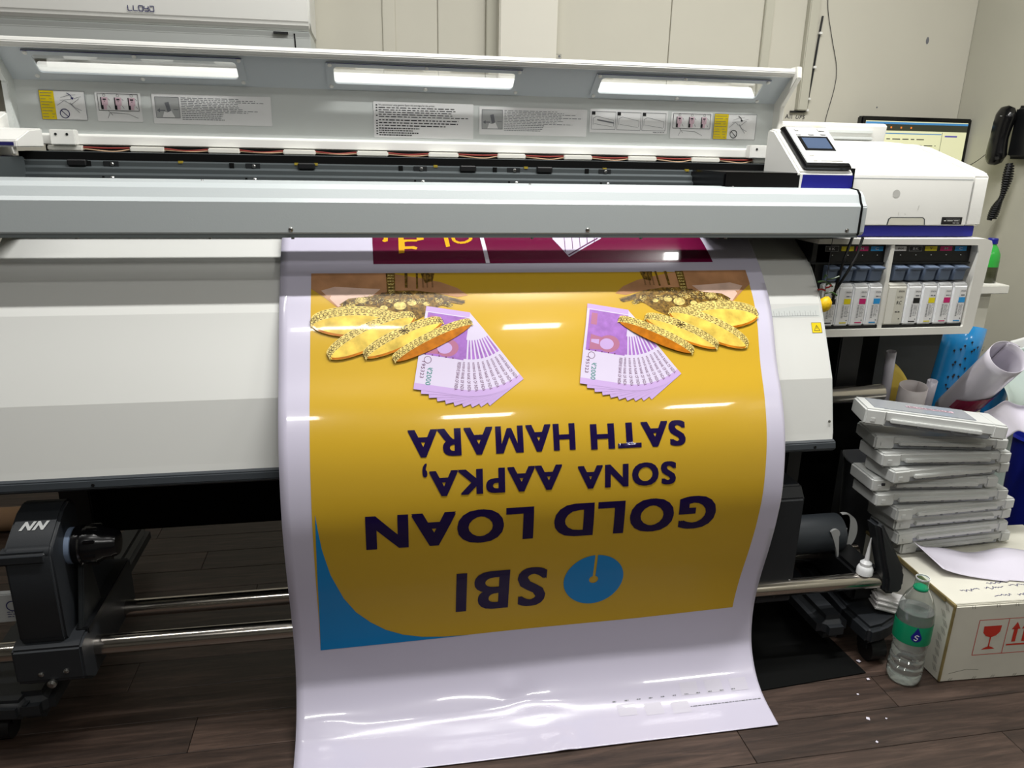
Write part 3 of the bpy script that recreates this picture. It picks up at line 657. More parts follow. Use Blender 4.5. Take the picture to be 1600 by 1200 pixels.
# control panel unit
MB().prism([(1.478, .95), (1.478, 1.066), (1.60, 1.150), (1.622, 1.153), (1.63, 1.148), (1.63, .95)], .862, .986, bev=.004, seg=2).build('panel_pod', 'white', P, True)
MB().box(.986, .9895, 1.480, 1.64, .95, 1.075).build('pod_seam', 'matte', P)
Print(plane_map((0, 1.478, 0), (1, 0, 0), (0, 0, 1))).poly([(.869, 1.030), (.985, 1.024), (.985, 1.061), (.871, 1.061)]).build('blue_plate', 'blue', P, .0005)
pd = Vector((0, 1.60 - 1.478, 1.150 - 1.066)).normalized(); pn = Vector((1, 0, 0)).cross(pd)
pm = plane_map((0, 1.478, 1.066), (1, 0, 0), pd)
def skew(b0, x0, x1, y0, y1, o0, o1, bev, sk=-.06):
    t = bmesh.new(); vs = [t.verts.new(pm(x + sk * 0, y, o)) for o in (o0, o1) for x, y in ((x0, y0), (x1, y0), (x1, y1), (x0, y1))]
    for f in ((0, 1, 2, 3), (7, 6, 5, 4), (0, 4, 5, 1), (1, 5, 6, 2), (2, 6, 7, 3), (3, 7, 4, 0)): t.faces.new([vs[i] for i in f])
    bmesh.ops.recalc_face_normals(t, faces=t.faces[:]); bmesh.ops.bevel(t, geom=t.edges[:], offset=bev, segments=3, affect='EDGES', clamp_overlap=True); b0.add(t); return b0
cp_ = skew(MB(), .872, .980, .004, .148, 0, .012, .004).build('control_panel', 'black_s', P, True)
skew(MB(), .880, .976, .014, .142, .011, .0135, .001).build('panel_face', 'label_gray', cp_, True)
skew(MB(), .882, .974, .014, .050, .0133, .0140, .0003).build('panel_face_lower', 'white', cp_)
skew(MB(), .893, .963, .056, .106, .013, .0145, .0006).build('screen_bezel', 'black_s', cp_)
skew(MB(), .900, .957, .062, .100, .0143, .0150, .0003).build('screen', 'screen', cp_)
for x, y, w, h in ((.896, .126, .008, .008), (.950, .125, .014, .010), (.893, .110, .010, .005), (.922, .111, .012, .005), (.950, .112, .012, .005), (.893, .036, .011, .006), (.895, .018, .010, .006), (.912, .018, .050, .026)):
    skew(MB(), x, x + w, y, y + h, .0138, .0162, .0008).build('button', 'white', cp_)
# rear white cover
b = MB().prism([(1.86, 1.10), (1.855, 1.150), (1.852, 1.176), (1.862, 1.180), (1.93, 1.180), (1.93, 1.10)], .935, 1.312, bev=.003); rc = b.build('rear_cover', 'white', P)
MB().box(1.125, 1.27, 1.850, 1.856, 1.156, 1.162).build('rear_cover_lip', 'lidgrey', rc)
MB().box(1.12, 1.27, 1.845, 1.857, 1.138, 1.146, bev=.002).build('rear_cover_bar', 'lidgrey', rc)
MB().box(1.105, 1.123, 1.848, 1.858, 1.140, 1.166).build('rear_cover_sticker', 'yellow', rc)
MB().box(.938, .958, 1.846, 1.856, 1.145, 1.168).build('rear_cover_hinge', 'slate', rc)
# ---- ink bay
IY = 1.48
bay = MB()
bay.prism([(.93, .9305), (1.335, .9305), (1.349, .926), (1.354, .915), (1.345, .73), (1.338, .715), (.93, .715), (.93, .7315), (1.317, .7315), (1.319, .735), (1.321, .90), (1.316, .9165), (.93, .9195)], IY, IY + .30, axis='Y')
bay = bay.build('ink_bay', 'white_dirty', P)
bay2 = MB().box(1.104, 1.1135, IY + .002, IY + .2, .7315, .9195, bev=.001).build('bay_divider', 'white_dirty', bay)
MB().box(.93, 1.318, 1.60, 1.61, .7315, .919).build('bay_back', 'matte', bay)
for x0, x1 in ((.93, 1.104), (1.1135, 1.3175)):
    MB().box(x0, x1, 1.50, 1.60, .878, .9192).build('bay_header', 'black', bay)
    MB().box(x0, x1, IY + .006, 1.60, .7316, .7385).build('bay_tray', 'black', bay)
    MB().box(x0, x1, 1.495, 1.502, .874, .878).build('bay_ledge', 'rail_dk', bay)
hm = plane_map((0, 1.50, 0), (1, 0, 0), (0, 0, 1))
tags = [(.960, 'BK', 'c_blk'), (.997, 'Y', 'c_yel'), (1.032, 'M', 'c_mag'), (1.068, 'C', 'c_cyn'), (1.125, 'WH', 'label'), (1.163, 'BK', 'c_blk'), (1.201, 'Y', 'c_yel'), (1.239, 'M', 'c_mag'), (1.276, 'C', 'c_cyn')]
for x, s, m_ in tags:
    if m_ == 'c_blk': Print(hm).rect(x - .0008, .9012, x + .0308, .9128).build('tag_border', 'label_gray', bay, .0004)
    Print(hm).rrect(x, .902, x + .030, .912, .001).build('colour_tag', m_, bay, .0008)
    w2 = .006 * len(s) / 2 + .001
    Print(hm).text(s, x + .015 - w2, .9045, x + .015 + w2, .9095, offset=.01).build('tag_letter', 'ink' if m_ in ('label', 'c_yel') else 'label', bay, .0012)
    MB().lathe([(.0012, 0), (.0012, .001)], (x + .018, 1.50, .893), (0, -1, 0), 8).build('status_light', 'label', bay)
    lx = x + .001
    lt = MB().prism([(1.500, .836), (1.490, .838), (1.486, .862), (1.476, .866), (1.476, .869), (1.50, .872), (1.56, .872), (1.56, .836)], lx, lx + .027, bev=.001).build('cartridge_latch', 'slate', bay)
# ---- ink cartridges (each a thing of its own)
grp = 'ink cartridges standing in the ink bay'
def cartridge(x0, x1, colour, m_, rc, where):
    t = thing('ink_cartridge', where, 'ink cartridge', ((x0 + x1) / 2, IY + .01, .7385), grp)
    MB().prism([(IY + .004, .7387), (IY + .004, .826), (IY + .009, .8325), (IY + .115, .8335), (IY + .115, .7387)], x0 + .0008, x1 - .0008, bev=.003, seg=2).build('cartridge_body', 'cart_rc' if rc else 'cart', t, True)
    mp = plane_map((x0, IY + .004, .7387), (1, 0, 0), (0, 0, 1)); W = x1 - x0
    if rc:
        Print(mp).rect(.022, .006, .044, .082).build('cartridge_label', 'cream', t, .0004)
        q = Print(mp); q.text('EPSON', .028, .0745, .042, .078, offset=.015); q.text('RC', .027, .047, .039, .0545, offset=.005); q.bars(.026, .06, .041, .066, 3, .3, .2, .006); q.bars(.026, .028, .038, .032, 1, .5, 0, .006); q.disc(.038, .014, .0014); q.build('label_print', 'ink', t, .0008)
        return t
    xr = W - .004; xl = xr - .016
    q = Print(mp); q.rect(xl, .056, xr, .080); q.poly([(xl - .004, .006), (xr, .006), (xr, .056), (xl, .056), (xl - .004, .052)]); q.build('cartridge_label', 'label', t, .0004)
    Print(mp).rect(xl, .049, xr, .061).build('colour_block', m_, t, .0008)
    Print(mp).rect(xl - .004, .006, xr - .004, .0085).build('colour_strip', m_, t, .0008)
    q = Print(mp); q.text('EPSON', xl + .003, .0735, xr - .001, .077, offset=.015); q.bars(xl + .004, .0645, xr - .001, .0675, 1, .8, 0, .006)
    q.bars(xl + .004, .020, xr - .001, .046, 9, .3, .3, .006); q.disc(xr - .004, .0125, .0014)
    for k in range(9): q.rect(xl - .002, .018 + k * .0033, xl + .002, .0195 + k * .0033)
    q.build('label_print', 'ink_lt', t, .0008)
    return t
for x0, x1, c_, m_, lb_ in ((.958, .995, 'black', 'c_blk', 'clear ink cartridge with black strip behind the hanging lemon'),
    (.995, 1.0315, 'yellow', 'c_yel', 'ink cartridge with yellow label in the left ink bay'),
    (1.0315, 1.0685, 'magenta', 'c_mag', 'ink cartridge with magenta label in the left ink bay'),
    (1.0685, 1.1035, 'cyan', 'c_cyn', 'ink cartridge with cyan label in the left ink bay'),
    (1.164, 1.202, 'black', 'c_blk', 'ink cartridge with black label in the right ink bay'),
    (1.202, 1.2405, 'yellow', 'c_yel', 'ink cartridge with yellow label in the right ink bay'),
    (1.2405, 1.279, 'magenta', 'c_mag', 'ink cartridge with magenta label in the right ink bay'),
    (1.279, 1.317, 'cyan', 'c_cyn', 'ink cartridge with cyan label in the right ink bay')):
    cartridge(x0, x1, c_, m_, False, lb_)
cartridge(1.1145, 1.164, 'cloudy', 'label', True, 'wide cloudy cartridge lettered RC at the left of the right ink bay')

# hanging lemon and chillies
t = thing('lemon_chilli_charm', 'yellow lemon and chillies hanging on a string beside the ink bay', 'charm', (.945, 1.455, .78))
MB().tube([(.945, 1.457, .9385), (.945, 1.456, .79)], .0008, 6).build('string', 'ink', t)
MB().lathe([(.001, -.017), (.006, -.0155), (.012, -.009), (.014, 0), (.012, .009), (.006, .0155), (.001, .018)], (.946, 1.452, .795), (.3, 0, 1), 20).build('lemon', 'lemon', t, True)
for k in range(7):
    a = k * 2.4; z = .818 + k * .006; m_ = 'chilli_r' if k in (1, 2) else 'chilli'
    pts = smoothpath([(.945, 1.456, z), (.945 + .012 * math.cos(a), 1.452 + .006 * math.sin(a), z + .003), (.945 + .025 * math.cos(a), 1.450 + .008 * math.sin(a), z - .004 + .006 * (k % 3))], 4)
    MB().tube(pts, .0019, 6).build('chilli', m_, t, True)
for nm, pts, lb_ in (('black_cable', [(1.0, 1.47, .937), (.985, 1.462, .90), (.977, 1.462, .86), (.975, 1.47, .80)], 'straight black cable dropping from the beam end past the ink bay'),
                     ('black_cable', [(1.024, 1.47, .934), (1.01, 1.462, .90), (.995, 1.458, .87), (.982, 1.462, .84), (.975, 1.474, .81)], 'slanting black cable crossing the left ink bay')):
    o = MB().tube(smoothpath(pts), .0030, 8).build(nm, 'black', smooth=True); tag(o, lb_, 'cable', 'cables beside the left ink bay')

# ================================================================ take-up reel
T = thing('take_up_reel', 'black take-up reel unit with chrome bars low in front of the printer', 'take-up reel', (-.6, 1.33, .1))
MB().cyl((-.95, 1.33, .192), (1.125, 1.33, .185), .0185, 32).build('front_bar', 'chrome', T, True)
MB().cyl((-.60, 1.50, .157), (1.16, 1.50, .157), .0185, 32).build('rear_bar', 'chrome', T, True)
ped = MB().prism([(1.282, .235), (1.272, .25), (1.272, .415), (1.280, .430), (1.345, .468), (1.375, .475), (1.40, .46), (1.41, .235)], -.642, -.565, bev=.005, seg=3).build('drive_housing', 'unit', T, True)
tpl = plane_map((-.63, 1.300, .4425), (1, 0, 0), (0, 1.345 - 1.280, .468 - .430))
q = Print(tpl); q.text('NN', .004, .010, .050, .028, offset=.05, ital=.35); q.build('housing_mark', 'label_gray', ped, .0008)
MB().box(-.655, -.572, 1.268, 1.30, .40, .424, bev=.006, seg=3).build('housing_brow', 'unit', ped, True)
MB().prism([(1.262, .170), (1.262, .236), (1.285, .245), (1.56, .245), (1.56, .14), (1.30, .14)], -.655, -.540, bev=.004).build('mount_block', 'unit', T, True)
for x, z in ((-.612, .186), (-.570, .189)): MB().lathe([(.0048, 0), (.0048, .002), (.002, .004)], (x, 1.2622, z), (0, -1, 0), 14).build('bolt', 'steel', T, True)
MB().lathe([(.008, 0), (.008, .006), (.004, .009)], (-.596, 1.263, .166), (0, -1, 0), 14).build('clamp_screw', 'steel', T, True)
MB().prism([(1.30, .245), (1.345, .36), (1.375, .36), (1.40, .245)], -.556, -.546, bev=.002).build('side_stay', 'rail_dk', T)
MB().box(-.56, -.538, 1.30, 1.54, .235, .250, bev=.002).build('side_rail', 'black', T)
ch = MB().lathe([(.030, 0), (.0335, .002), (.0335, .010), (.030, .012)], (-.567, 1.35, .392), (1, 0, 0), 32).build('scale_ring', 'slate', T, True)
MB().lathe([(.026, .0), (.026, .012), (.035, .013), (.036, .024), (.033, .027), (.033, .030), (.0355, .031), (.0345, .052), (.028, .062), (.026, .075), (.022, .084), (.012, .085)], (-.567, 1.35, .392), (1, 0, 0), 32).build('core_holder', 'black_s', T, True)
for k in range(8):
    a = k * math.pi / 4 + .2; c_ = (-.567 + .034, 1.35 + .0345 * math.cos(a), .392 + .0345 * math.sin(a))
    MB().box(c_[0], c_[0] + .020, c_[1] - .003, c_[1] + .003, c_[2] - .003, c_[2] + .003, bev=.0015).build('holder_rib', 'black_s', ch)
MB().box(-.80, -.66, 1.36, 1.375, .235, .295, bev=.002).build('left_plate', 'label_gray', T)
q = Print(plane_map((-.70, 1.36, .24), (1, 0, 0), (0, 0, 1))); q.ring(.015, .03, .01, .002); q.bars(.004, .005, .032, .02, 3, .3, .2, .006); q.build('plate_print', 'navy', T, .0006)
# right pedestal, arm and foot
MB().prism([(1.33, .148), (1.33, .40), (1.35, .424), (1.46, .424), (1.46, .148)], .80, .887, bev=.004).build('right_housing', 'unit', T)
MB().lathe([(.0035, 0), (.002, .002)], (.877, 1.329, .202), (0, -1, 0), 10).build('bolt', 'steel', T); MB().lathe([(.0045, 0), (.002, .003)], (.845, 1.329, .168), (0, -1, 0), 10).build('bolt', 'steel', T)
MB().prism([(1.045, .345), (1.065, .342), (1.143, .215), (1.146, .172), (1.132, .158), (1.098, .162), (1.094, .20)], 1.30, 1.345, bev=.010, seg=3, axis='Y').build('end_arm', 'unit', T, True)
MB().box(1.05, 1.12, 1.345, 1.56, .12, .20, bev=.008).build('end_block', 'black', T)
MB().prism([(1.045, 1.262), (1.09, 1.270), (1.15, 1.30), (1.15, 1.60), (1.06, 1.60), (1.04, 1.35)], .06, .105, bev=.01, seg=3, axis='Z').build('end_foot', 'unit', T, True)
for x, y in ((1.09, 1.30), (-.73, 1.34)):
    w_c = MB().cyl((x - .018, y, .028), (x + .018, y, .028), .028, 24).build('castor_wheel', 'black', T, True)
    MB().box(x - .022, x + .022, y - .012, y + .03, .028, .064, bev=.004).build('castor_fork', 'unit', T)
MB().prism([(-.785, 1.30), (-.67, 1.29), (-.655, 1.36), (-.66, 1.58), (-.80, 1.58)], .062, .105, bev=.012, seg=3, axis='Z').build('left_foot', 'unit', T, True)
# media roll waiting on the right
t = thing('backing_roll', 'dark wound roll with a loose white liner curl behind the right chrome bar', 'roll', (1.0, 1.5, .22))
MB().cyl((.895, 1.47, .232), (1.075, 1.47, .232), .046, 32).build('wound_roll', 'trim', t, True)
MB().lathe([(.012, 0), (.027, 0), (.027, .006), (.012, .006), (.012, 0)], (1.09, 1.462, .218), (.75, -.66, 0), 28, cap=False).build('paper_core', 'label_gray', t, True)
cr_ = []
for k in range(26):
    a = math.radians(-100 + k * 8.0); cr_.append((1.088 + .038 * math.cos(a), 1.47, .232 + .050 * math.sin(a)))
cr2 = [(p[0] - .002 - .020 * math.sin(math.pi * k / 25) ** 2, p[2]) for k, p in enumerate(cr_)]
MB().prism([(p[0], p[2]) for p in cr_] + cr2[::-1], 1.462, 1.474, axis='Y').build('liner_curl', 'label_gray', t)
cl = [(1.040 + .013 * math.cos(a_) , .252 + .013 * math.sin(a_)) for a_ in [math.radians(d) for d in range(150, -31, -20)]] + [(1.058, .20), (1.064, .185), (1.056, .184), (1.05, .21), (1.040, .235)]
MB().prism(cl, 1.424, 1.430, axis='Y').build('liner_tail', 'label_gray', t)
# nozzle cap on the bar
t = thing('nozzle_cap', 'translucent white nozzle cap standing on the right chrome bar', 'cap', (1.06, 1.33, .2035))
MB().lathe([(.0175, 0), (.0175, .012), (.015, .018), (.0125, .020), (.0125, .027), (.006, .033)], (1.06, 1.33, .2045), seg=24).build('cap_base', 'cart', t, True)
MB().lathe([(.0055, .032), (.0042, .055), (.0018, .080), (.0012, .088)], (1.06, 1.33, .2045), (.02, 0, 1), 14).build('spout', 'cart', t, True)
# folded tissue
b = MB()
for k, (dz, rz) in enumerate(((0, 0), (.012, .06), (.023, -.04))):
    rot = Matrix.Translation((1.133, 1.325, .114 + dz)) @ Matrix.Rotation(-.25 + rz, 4, 'Z') @ Matrix.Rotation(.22, 4, 'Y')
    b.box(-.040, .040, -.022, .022, -.005, .006, bev=.004, seg=2, rot=rot)
o = b.build('folded_tissue', 'tissue', smooth=True); tag(o, 'folded white tissue lying beside the water bottle', 'tissue')
# black mat; its black also paints in the floor's shade below the printer
o = MB().prism([(.60, 1.218), (1.045, 1.250), (1.035, 1.40), (1.03, 2.1), (.55, 2.1)], .0006, .003, axis='Z').build('black_mat', 'matte'); tag(o, 'black mat lying on the floor under the printer', 'mat')
# ================================================================ carton and what is on it
cz = math.radians(-2.6)
cart = thing('carton', 'white cardboard carton with red fragile symbols on the floor', 'carton', (1.186, 1.198, 0), rz=cz)
mw = Matrix.Translation((1.186, 1.198, 0)) @ Matrix.Rotation(cz, 4, 'Z')
CW, CD, CH = .44, .33, .192
MB().box(0, CW, 0, CD, 0, CH, bev=.003, seg=2, rot=mw).build('box_body', 'carton', cart)
MB().box(.004, CW, .004, CD - .01, CH - .0005, CH + .003, bev=.001, rot=mw @ Matrix.Rotation(-.004, 4, 'X')).build('box_flap', 'carton', cart)
for x, y, z0, z1 in ((-.001, -.001, .003, CH), ): MB().box(-.0012, .004, -.0012, .004, .003, CH + .001, bev=.001, rot=mw).build('edge_tape', 'tape', cart)
MB().box(-.0012, .005, 0, CD, CH - .004, CH + .0035, bev=.001, rot=mw).build('edge_tape', 'tape', cart)
MB().box(-.004, -.001, .03, .20, CH - .006, CH + .006, bev=.001, rot=mw @ Matrix.Rotation(.02, 4, 'X')).build('torn_edge', 'tape', cart)
def cmap(o, ux, uy):
    f = plane_map(o, ux, uy); return lambda x, y, off: mw @ f(x, y, off)
fm = cmap((0, 0, 0), (1, 0, 0), (0, 0, 1))
q = Print(fm)
q.line([(.066, .066), (.40, .066), (.40, .154), (.066, .154), (.066, .066)], .0014)
for x in (.137, .208, .28): q.line([(x, .066), (x, .154)], .0014)
q.poly([(.080, .138), (.122, .138), (.121, .122), (.113, .113), (.101, .109), (.089, .113), (.081, .122)]); q.rect(.0995, .084, .1025, .112); q.poly([(.085, .079), (.117, .079), (.111, .083), (.1015, .087), (.091, .083)])
for x in (.150, .174):
    q.rect(x + .004, .094, x + .013, .128); q.poly([(x - .002, .126), (x + .019, .126), (x + .0085, .144)])
q.rect(.143, .085, .200, .089)
q.line([(.222, .12), (.232, .135), (.246, .140), (.26, .135), (.268, .12), (.222, .12)], .003); q.line([(.245, .12), (.245, .085), (.252, .082)], .002)
q.build('fragile_print', 'red', cart, .0006)
q = Print(cmap((0, 0, 0), (0, -1, 0), (0, 0, 1)))
rnd = random.Random(3)
for k in range(9):
    x = -.015 - rnd.random() * .012; z = .02 + k * .019
    for j in range(3): q.line([(x + j * .004, z), (x + j * .004 - .008, z + .013)], .0009)
q.build('scuff_marks', 'pen_blk', cart, .002)
q = Print(fm)
for k in range(8):
    x = .02 + k * .05 + rnd.random() * .01
    for j in range(2): q.line([(x + j * .005, .004), (x + j * .005 + .004, .010)], .0008); q.line([(x + j * .006 + .02, CH - .008), (x + j * .006 + .018, CH + .0)], .0008)
q.line([(.02, .022), (.06, .03), (.09, .027)], .0007)
q.build('scuff_marks', 'pen_blk', cart, .0006)
tm = cmap((0, 0, CH + .0032), (1, 0, 0), (0, 1, 0))
def scrib(q, x0, y0, x1, y1, h, n):
    for w_i in range(n):
        a = x0 + (x1 - x0) * w_i / n; e = x0 + (x1 - x0) * (w_i + .8) / n; pts = []
        m_ = int((e - a) / .0030)
        for k in range(max(m_, 4)):
            f = k / max(m_, 4); pts.append((a + (e - a) * f, y0 + (y1 - y0) * ((a + (e - a) * f - x0) / (x1 - x0)) + rnd.uniform(-h, h)))
        q.line(pts, .0013)
q = Print(tm); scrib(q, .05, .050, .36, .068, .0048, 5); scrib(q, .11, .024, .28, .030, .0048, 3); scrib(q, .13, .072, .40, .088, .0048, 4); q.build('pen_writing', 'pen', cart, .0006)
# white paper on the carton
def grid_sheet(fn, nu, nv, name, m_, parent=None, th=.0006):
    t = bmesh.new(); g = [[t.verts.new(fn(i / nu, j / nv)) for j in range(nv + 1)] for i in range(nu + 1)]
    for i in range(nu):
        for j in range(nv): t.faces.new((g[i][j], g[i + 1][j], g[i + 1][j + 1], g[i][j + 1]))
    me = bpy.data.meshes.new(name); t.to_mesh(me); t.free(); o = link(name, me, M[m_], parent, smooth=True)
    if th: md = o.modifiers.new('thickness', 'SOLIDIFY'); md.thickness = th; md.offset = 0
    return o
def pf(u, v):
    # v: 0 = near edge, 1 = far edge
    xl = 1.225 + .012 * (1 - v); x = xl + u * .30
    y = 1.305 - .065 * u * (1 - v) * (1 if u < .45 else .8) * 1.3 + v * .092 - .02 * u
    z = .1975 + .040 * math.exp(-u * 7) * (0.45 + .55 * v) + .010 * v * math.sin(u * 6) ** 2
    return (x, y, z)
o = grid_sheet(pf, 30, 12, 'loose_paper', 'paper'); tag(o, 'curled white paper sheet lying on top of the carton', 'paper')

# ---- stack of empty cartridge trays
def tray(xa, ya, xb, yb, z, lb_, tilt=0, film=False, h=.031, roll=0):
    L = math.hypot(xb - xa, yb - ya); rz = math.atan2(yb - ya, xb - xa)
    t = thing('cartridge_tray', lb_, 'tray', (xa, ya, z), 'stack of empty cartridge trays')
    m_ = Matrix.Translation((xa, ya, z)) @ Matrix.Rotation(rz, 4, 'Z') @ Matrix.Rotation(tilt, 4, 'Y') @ Matrix.Rotation(roll, 4, 'X')
    D = .095
    b = MB(); b.box(0, L, .0, D, .010, h, bev=.004, seg=3, rot=m_); b.box(-.001, .045, -.004, D + .001, .0, h + .0008, bev=.004, seg=3, rot=m_); b.box(L - .03, L + .001, -.003, D + .001, .004, h + .0006, bev=.004, seg=3, rot=m_)
    b.build('tray_body', 'tray', t, True)
    MB().box(.045, L - .03, .004, D - .004, .0, .012, bev=.002, rot=m_).build('tray_base', 'tray_film', t)
    MB().box(.055, L - .05, -.006, .006, .010, .019, bev=.0015, rot=m_).build('tray_rail', 'tray', t)
    b = MB()
    for k in range(5): x = .075 + k * (L - .14) / 4.4; b.box(x, x + .005, -.0065, .0, .0085, .0105, rot=m_)
    b.build('rail_notches', 'ink_lt', t)
    MB().box(.012, .022, -.0055, .002, .008, .018, bev=.001, rot=m_).build('tray_latch', 'tray', t)
    if 'dark mark' in lb_: MB().box(.020, .028, -.0062, -.003, .016, .022, rot=m_).build('dark_mark', 'ink', t)
    if film: MB().box(.02, L - .06, .012, D - .006, h - .001, h + .002, bev=.001, rot=m_).build('tray_window', 'tray_film', t)
    return t, m_
SX = 1.432
T_ = [  # xa, ya, xb, yb of the front lower edge
    (1.206, 1.407, 1.516, 1.421, 'lowest tray of the stack, resting on the carton'),
    (1.180, 1.394, 1.493, 1.412, 'second tray from the bottom, half hidden by the curled paper'),
    (1.173, 1.403, 1.495, 1.413, 'third tray from the bottom, with a notch at its left foot'),
    (1.158, 1.384, 1.482, 1.398, 'fourth tray from the bottom, set back under the jutting pair'),
    (1.111, 1.400, 1.441, 1.381, 'fifth tray from the bottom, jutting out left'),
    (1.101, 1.408, 1.405, 1.380, 'sixth tray from the bottom, jutting furthest left with a dark mark'),
    (1.122, 1.372, 1.432, 1.386, 'fourth tray from the top of the stack'),
    (1.103, 1.393, 1.408, 1.364, 'third tray from the top of the stack'),
    (1.096, 1.418, 1.390, 1.362, 'second tray from the top, right under the slanted one'),
]
z = .1965
for i, (xa, ya, xb, yb, lb_) in enumerate(T_):
    tray(xa, ya, xb, yb, z, 'white plastic ' + lb_); z += .0340
tt, m_ = tray(1.052, 1.408, 1.330, 1.312, .5345, 'grey topped plastic tray lying slanted on top of the stack', tilt=math.radians(4.0), film=True, h=.036, roll=math.radians(-2))
fmap = lambda x, y, off: m_ @ Vector((x, y, .0382 + off))
Print(fmap).rect(.10, .045, .20, .058).build('tray_sticker', 'pink', tt, .0004)
q = Print(fmap); q.bars(.108, .047, .198, .056, 2, .4, .1, .008); q.poly([(.101, .047), (.106, .047), (.1035, .055)]); q.build('sticker_print', 'ink', tt, .0008)
# support lump under the left end of the slanted tray
# ================================================================ bin with film rolls behind the stack
t = thing('grey_bucket', 'grey waste bucket holding film rolls behind the tray stack', 'bucket', (1.40, 1.70, 0))
MB().lathe([(.128, 0), (.146, .28), (.152, .30), (.148, .30), (.142, .28), (.124, .01)], (1.41, 1.70, 0), seg=32).build('bucket_shell', 'bucket', t, True)
def roll(name, a, b, r, m_, label, turns=1.15, cut=0, group=None, r2=None, seg=40, a0=0):
    a = Vector(a); b = Vector(b); q = Vector((0, 0, 1)).rotation_difference((b - a).normalized()); L = (b - a).length
    def fn(u, v):
        an = a0 + u * turns * 2 * math.pi; rr = (r + (r2 or r) * 0) * (1 - .10 * u); zz = v * L
        if v == 1: zz = L - cut * (1 + math.cos(an - 1.2)) / 2
        return a + q @ Vector((rr * math.cos(an), rr * math.sin(an), zz))
    o = grid_sheet(fn, seg, 10, name, m_, th=.0008)
    if label: tag(o, label, 'roll', group)
    return o, q, a
G = 'film rolls in the bucket'
roll('film_roll', (1.470, 1.710, .03), (1.520, 1.690, .690), .050, 'bluefilm', None, cut=.03, turns=.62, a0=2.6)
o = bpy.data.objects['film_roll']; tag(o, 'sky blue film roll with small dark bird marks standing behind the maroon roll', 'roll', G)
q = Print(lambda x, y, off: Vector((1.470, 1.710, .03)) + (Vector((0, 0, 1)).rotation_difference((Vector((1.520, 1.690, .690)) - Vector((1.470, 1.710, .03))).normalized())) @ Vector(((.0495 + off) * math.cos(x), (.0495 + off) * math.sin(x), y)))
for k in range(26):
    x = 3.7 + rnd.random() * 1.7; y = .48 + rnd.random() * .15
    q.poly([(x - .06, y), (x, y + .004), (x + .06, y + .001), (x + .01, y - .004)]); q.poly([(x - .02, y), (x + .02, y + .001), (x + .05, y - .009)])
q.build('bird_mark', 'ink', o, .0012)
ra, rb = Vector((1.452, 1.610, .478)), Vector((1.405, 1.425, .672))
o, qq, aa = roll('film_roll.001', ra, rb, .043, 'filmwhite', 'wide white film roll with maroon print leaning over the tray stack', turns=1.1, group=G, a0=.5)
Lr = (rb - ra).length
q = Print(lambda x, y, off: aa + qq @ Vector(((.0436 + off) * math.cos(x), (.0436 + off) * math.sin(x), y)), slice_x=.2)
q.poly([(3.4, .06), (4.4, .075), (5.6, .10), (6.6, .15), (6.6, .175), (5.6, .155), (4.4, .145), (3.4, .10)]); q.build('maroon_stripe', 'maroon', o, .0006)
o, _, _ = roll('film_roll.002', (1.310, 1.67, .06), (1.250, 1.612, .640), .012, 'filmwhite', 'narrow pale grey roll standing leftmost behind the tray stack', group=G, turns=1.3)
o, _, _ = roll('film_roll.003', (1.345, 1.660, .06), (1.300, 1.575, .560), .034, 'pinkroll', 'pale pink paper roll standing behind the tray stack', group=G, turns=1.1)
o = grid_sheet(lambda u, v: (1.262 + .085 * u, 1.640 + .006 * math.sin(u * 3), .49 + v * (.118 - .075 * u * u)), 12, 6, 'yellow_card', 'yelfilm'); tag(o, 'butter yellow card standing behind the pale pink roll', 'card')
o, _, _ = roll('film_roll.004', (1.385, 1.66, .10), (1.350, 1.575, .572), .012, 'filmwhite', 'slim white roll between the pink roll and the blue film', group=G, turns=1.2)
o, _, _ = roll('film_roll.005', (1.590, 1.66, .002), (1.590, 1.62, .600), .026, 'bluefilm', 'narrow blue film roll partly hidden right of the maroon roll', group=G, turns=.9)
def crump(cx, cy, cz, sx, sz, seed):
    r_ = random.Random(seed); ph = [r_.uniform(0, 6) for _ in range(4)]
    return lambda u, v: (cx + sx * (u - .5) + .008 * math.sin(v * 5 + ph[0]), cy + .022 * math.sin(u * 5 + ph[1]) + .02 * math.sin(v * 4 + ph[2]) + .03 * v, cz + sz * (v - .5) + .012 * math.sin(u * 7 + ph[3]))
o = grid_sheet(crump(1.60, 1.56, .57, .16, .13, 1), 20, 16, 'crumpled_film', 'greenish'); tag(o, 'pale green crumpled film right of the leaning maroon roll', 'film')
o = grid_sheet(crump(1.52, 1.46, .500, .20, .055, 5), 20, 16, 'crumpled_paper', 'paper'); tag(o, 'crumpled white paper right of the slanted top tray', 'paper')
o = grid_sheet(crump(1.66, 1.62, .60, .10, .12, 9), 20, 16, 'white_board', 'white'); tag(o, 'bright white sheet at the right edge above the blue bin', 'sheet')
b = thing('blue_bin', 'royal blue plastic bin right of the tray stack', 'bin', (1.965, 1.78, 0))
MB().lathe([(.080, 0), (.105, .305), (.112, .31), (.106, .318), (.10, .305), (.075, .01)], (1.965, 1.78, 0), seg=32).build('bin_body', 'bluebin', b, True)
o = grid_sheet(lambda u, v: (1.505 + .05 * u, 1.52 + .02 * math.sin(u * 4) + .01 * v, .20 + v * .26 + .01 * u), 12, 12, 'plastic_sleeve', 'greenish'); tag(o, 'pale plastic sleeve hanging between the tray stack and the blue bin', 'sleeve')

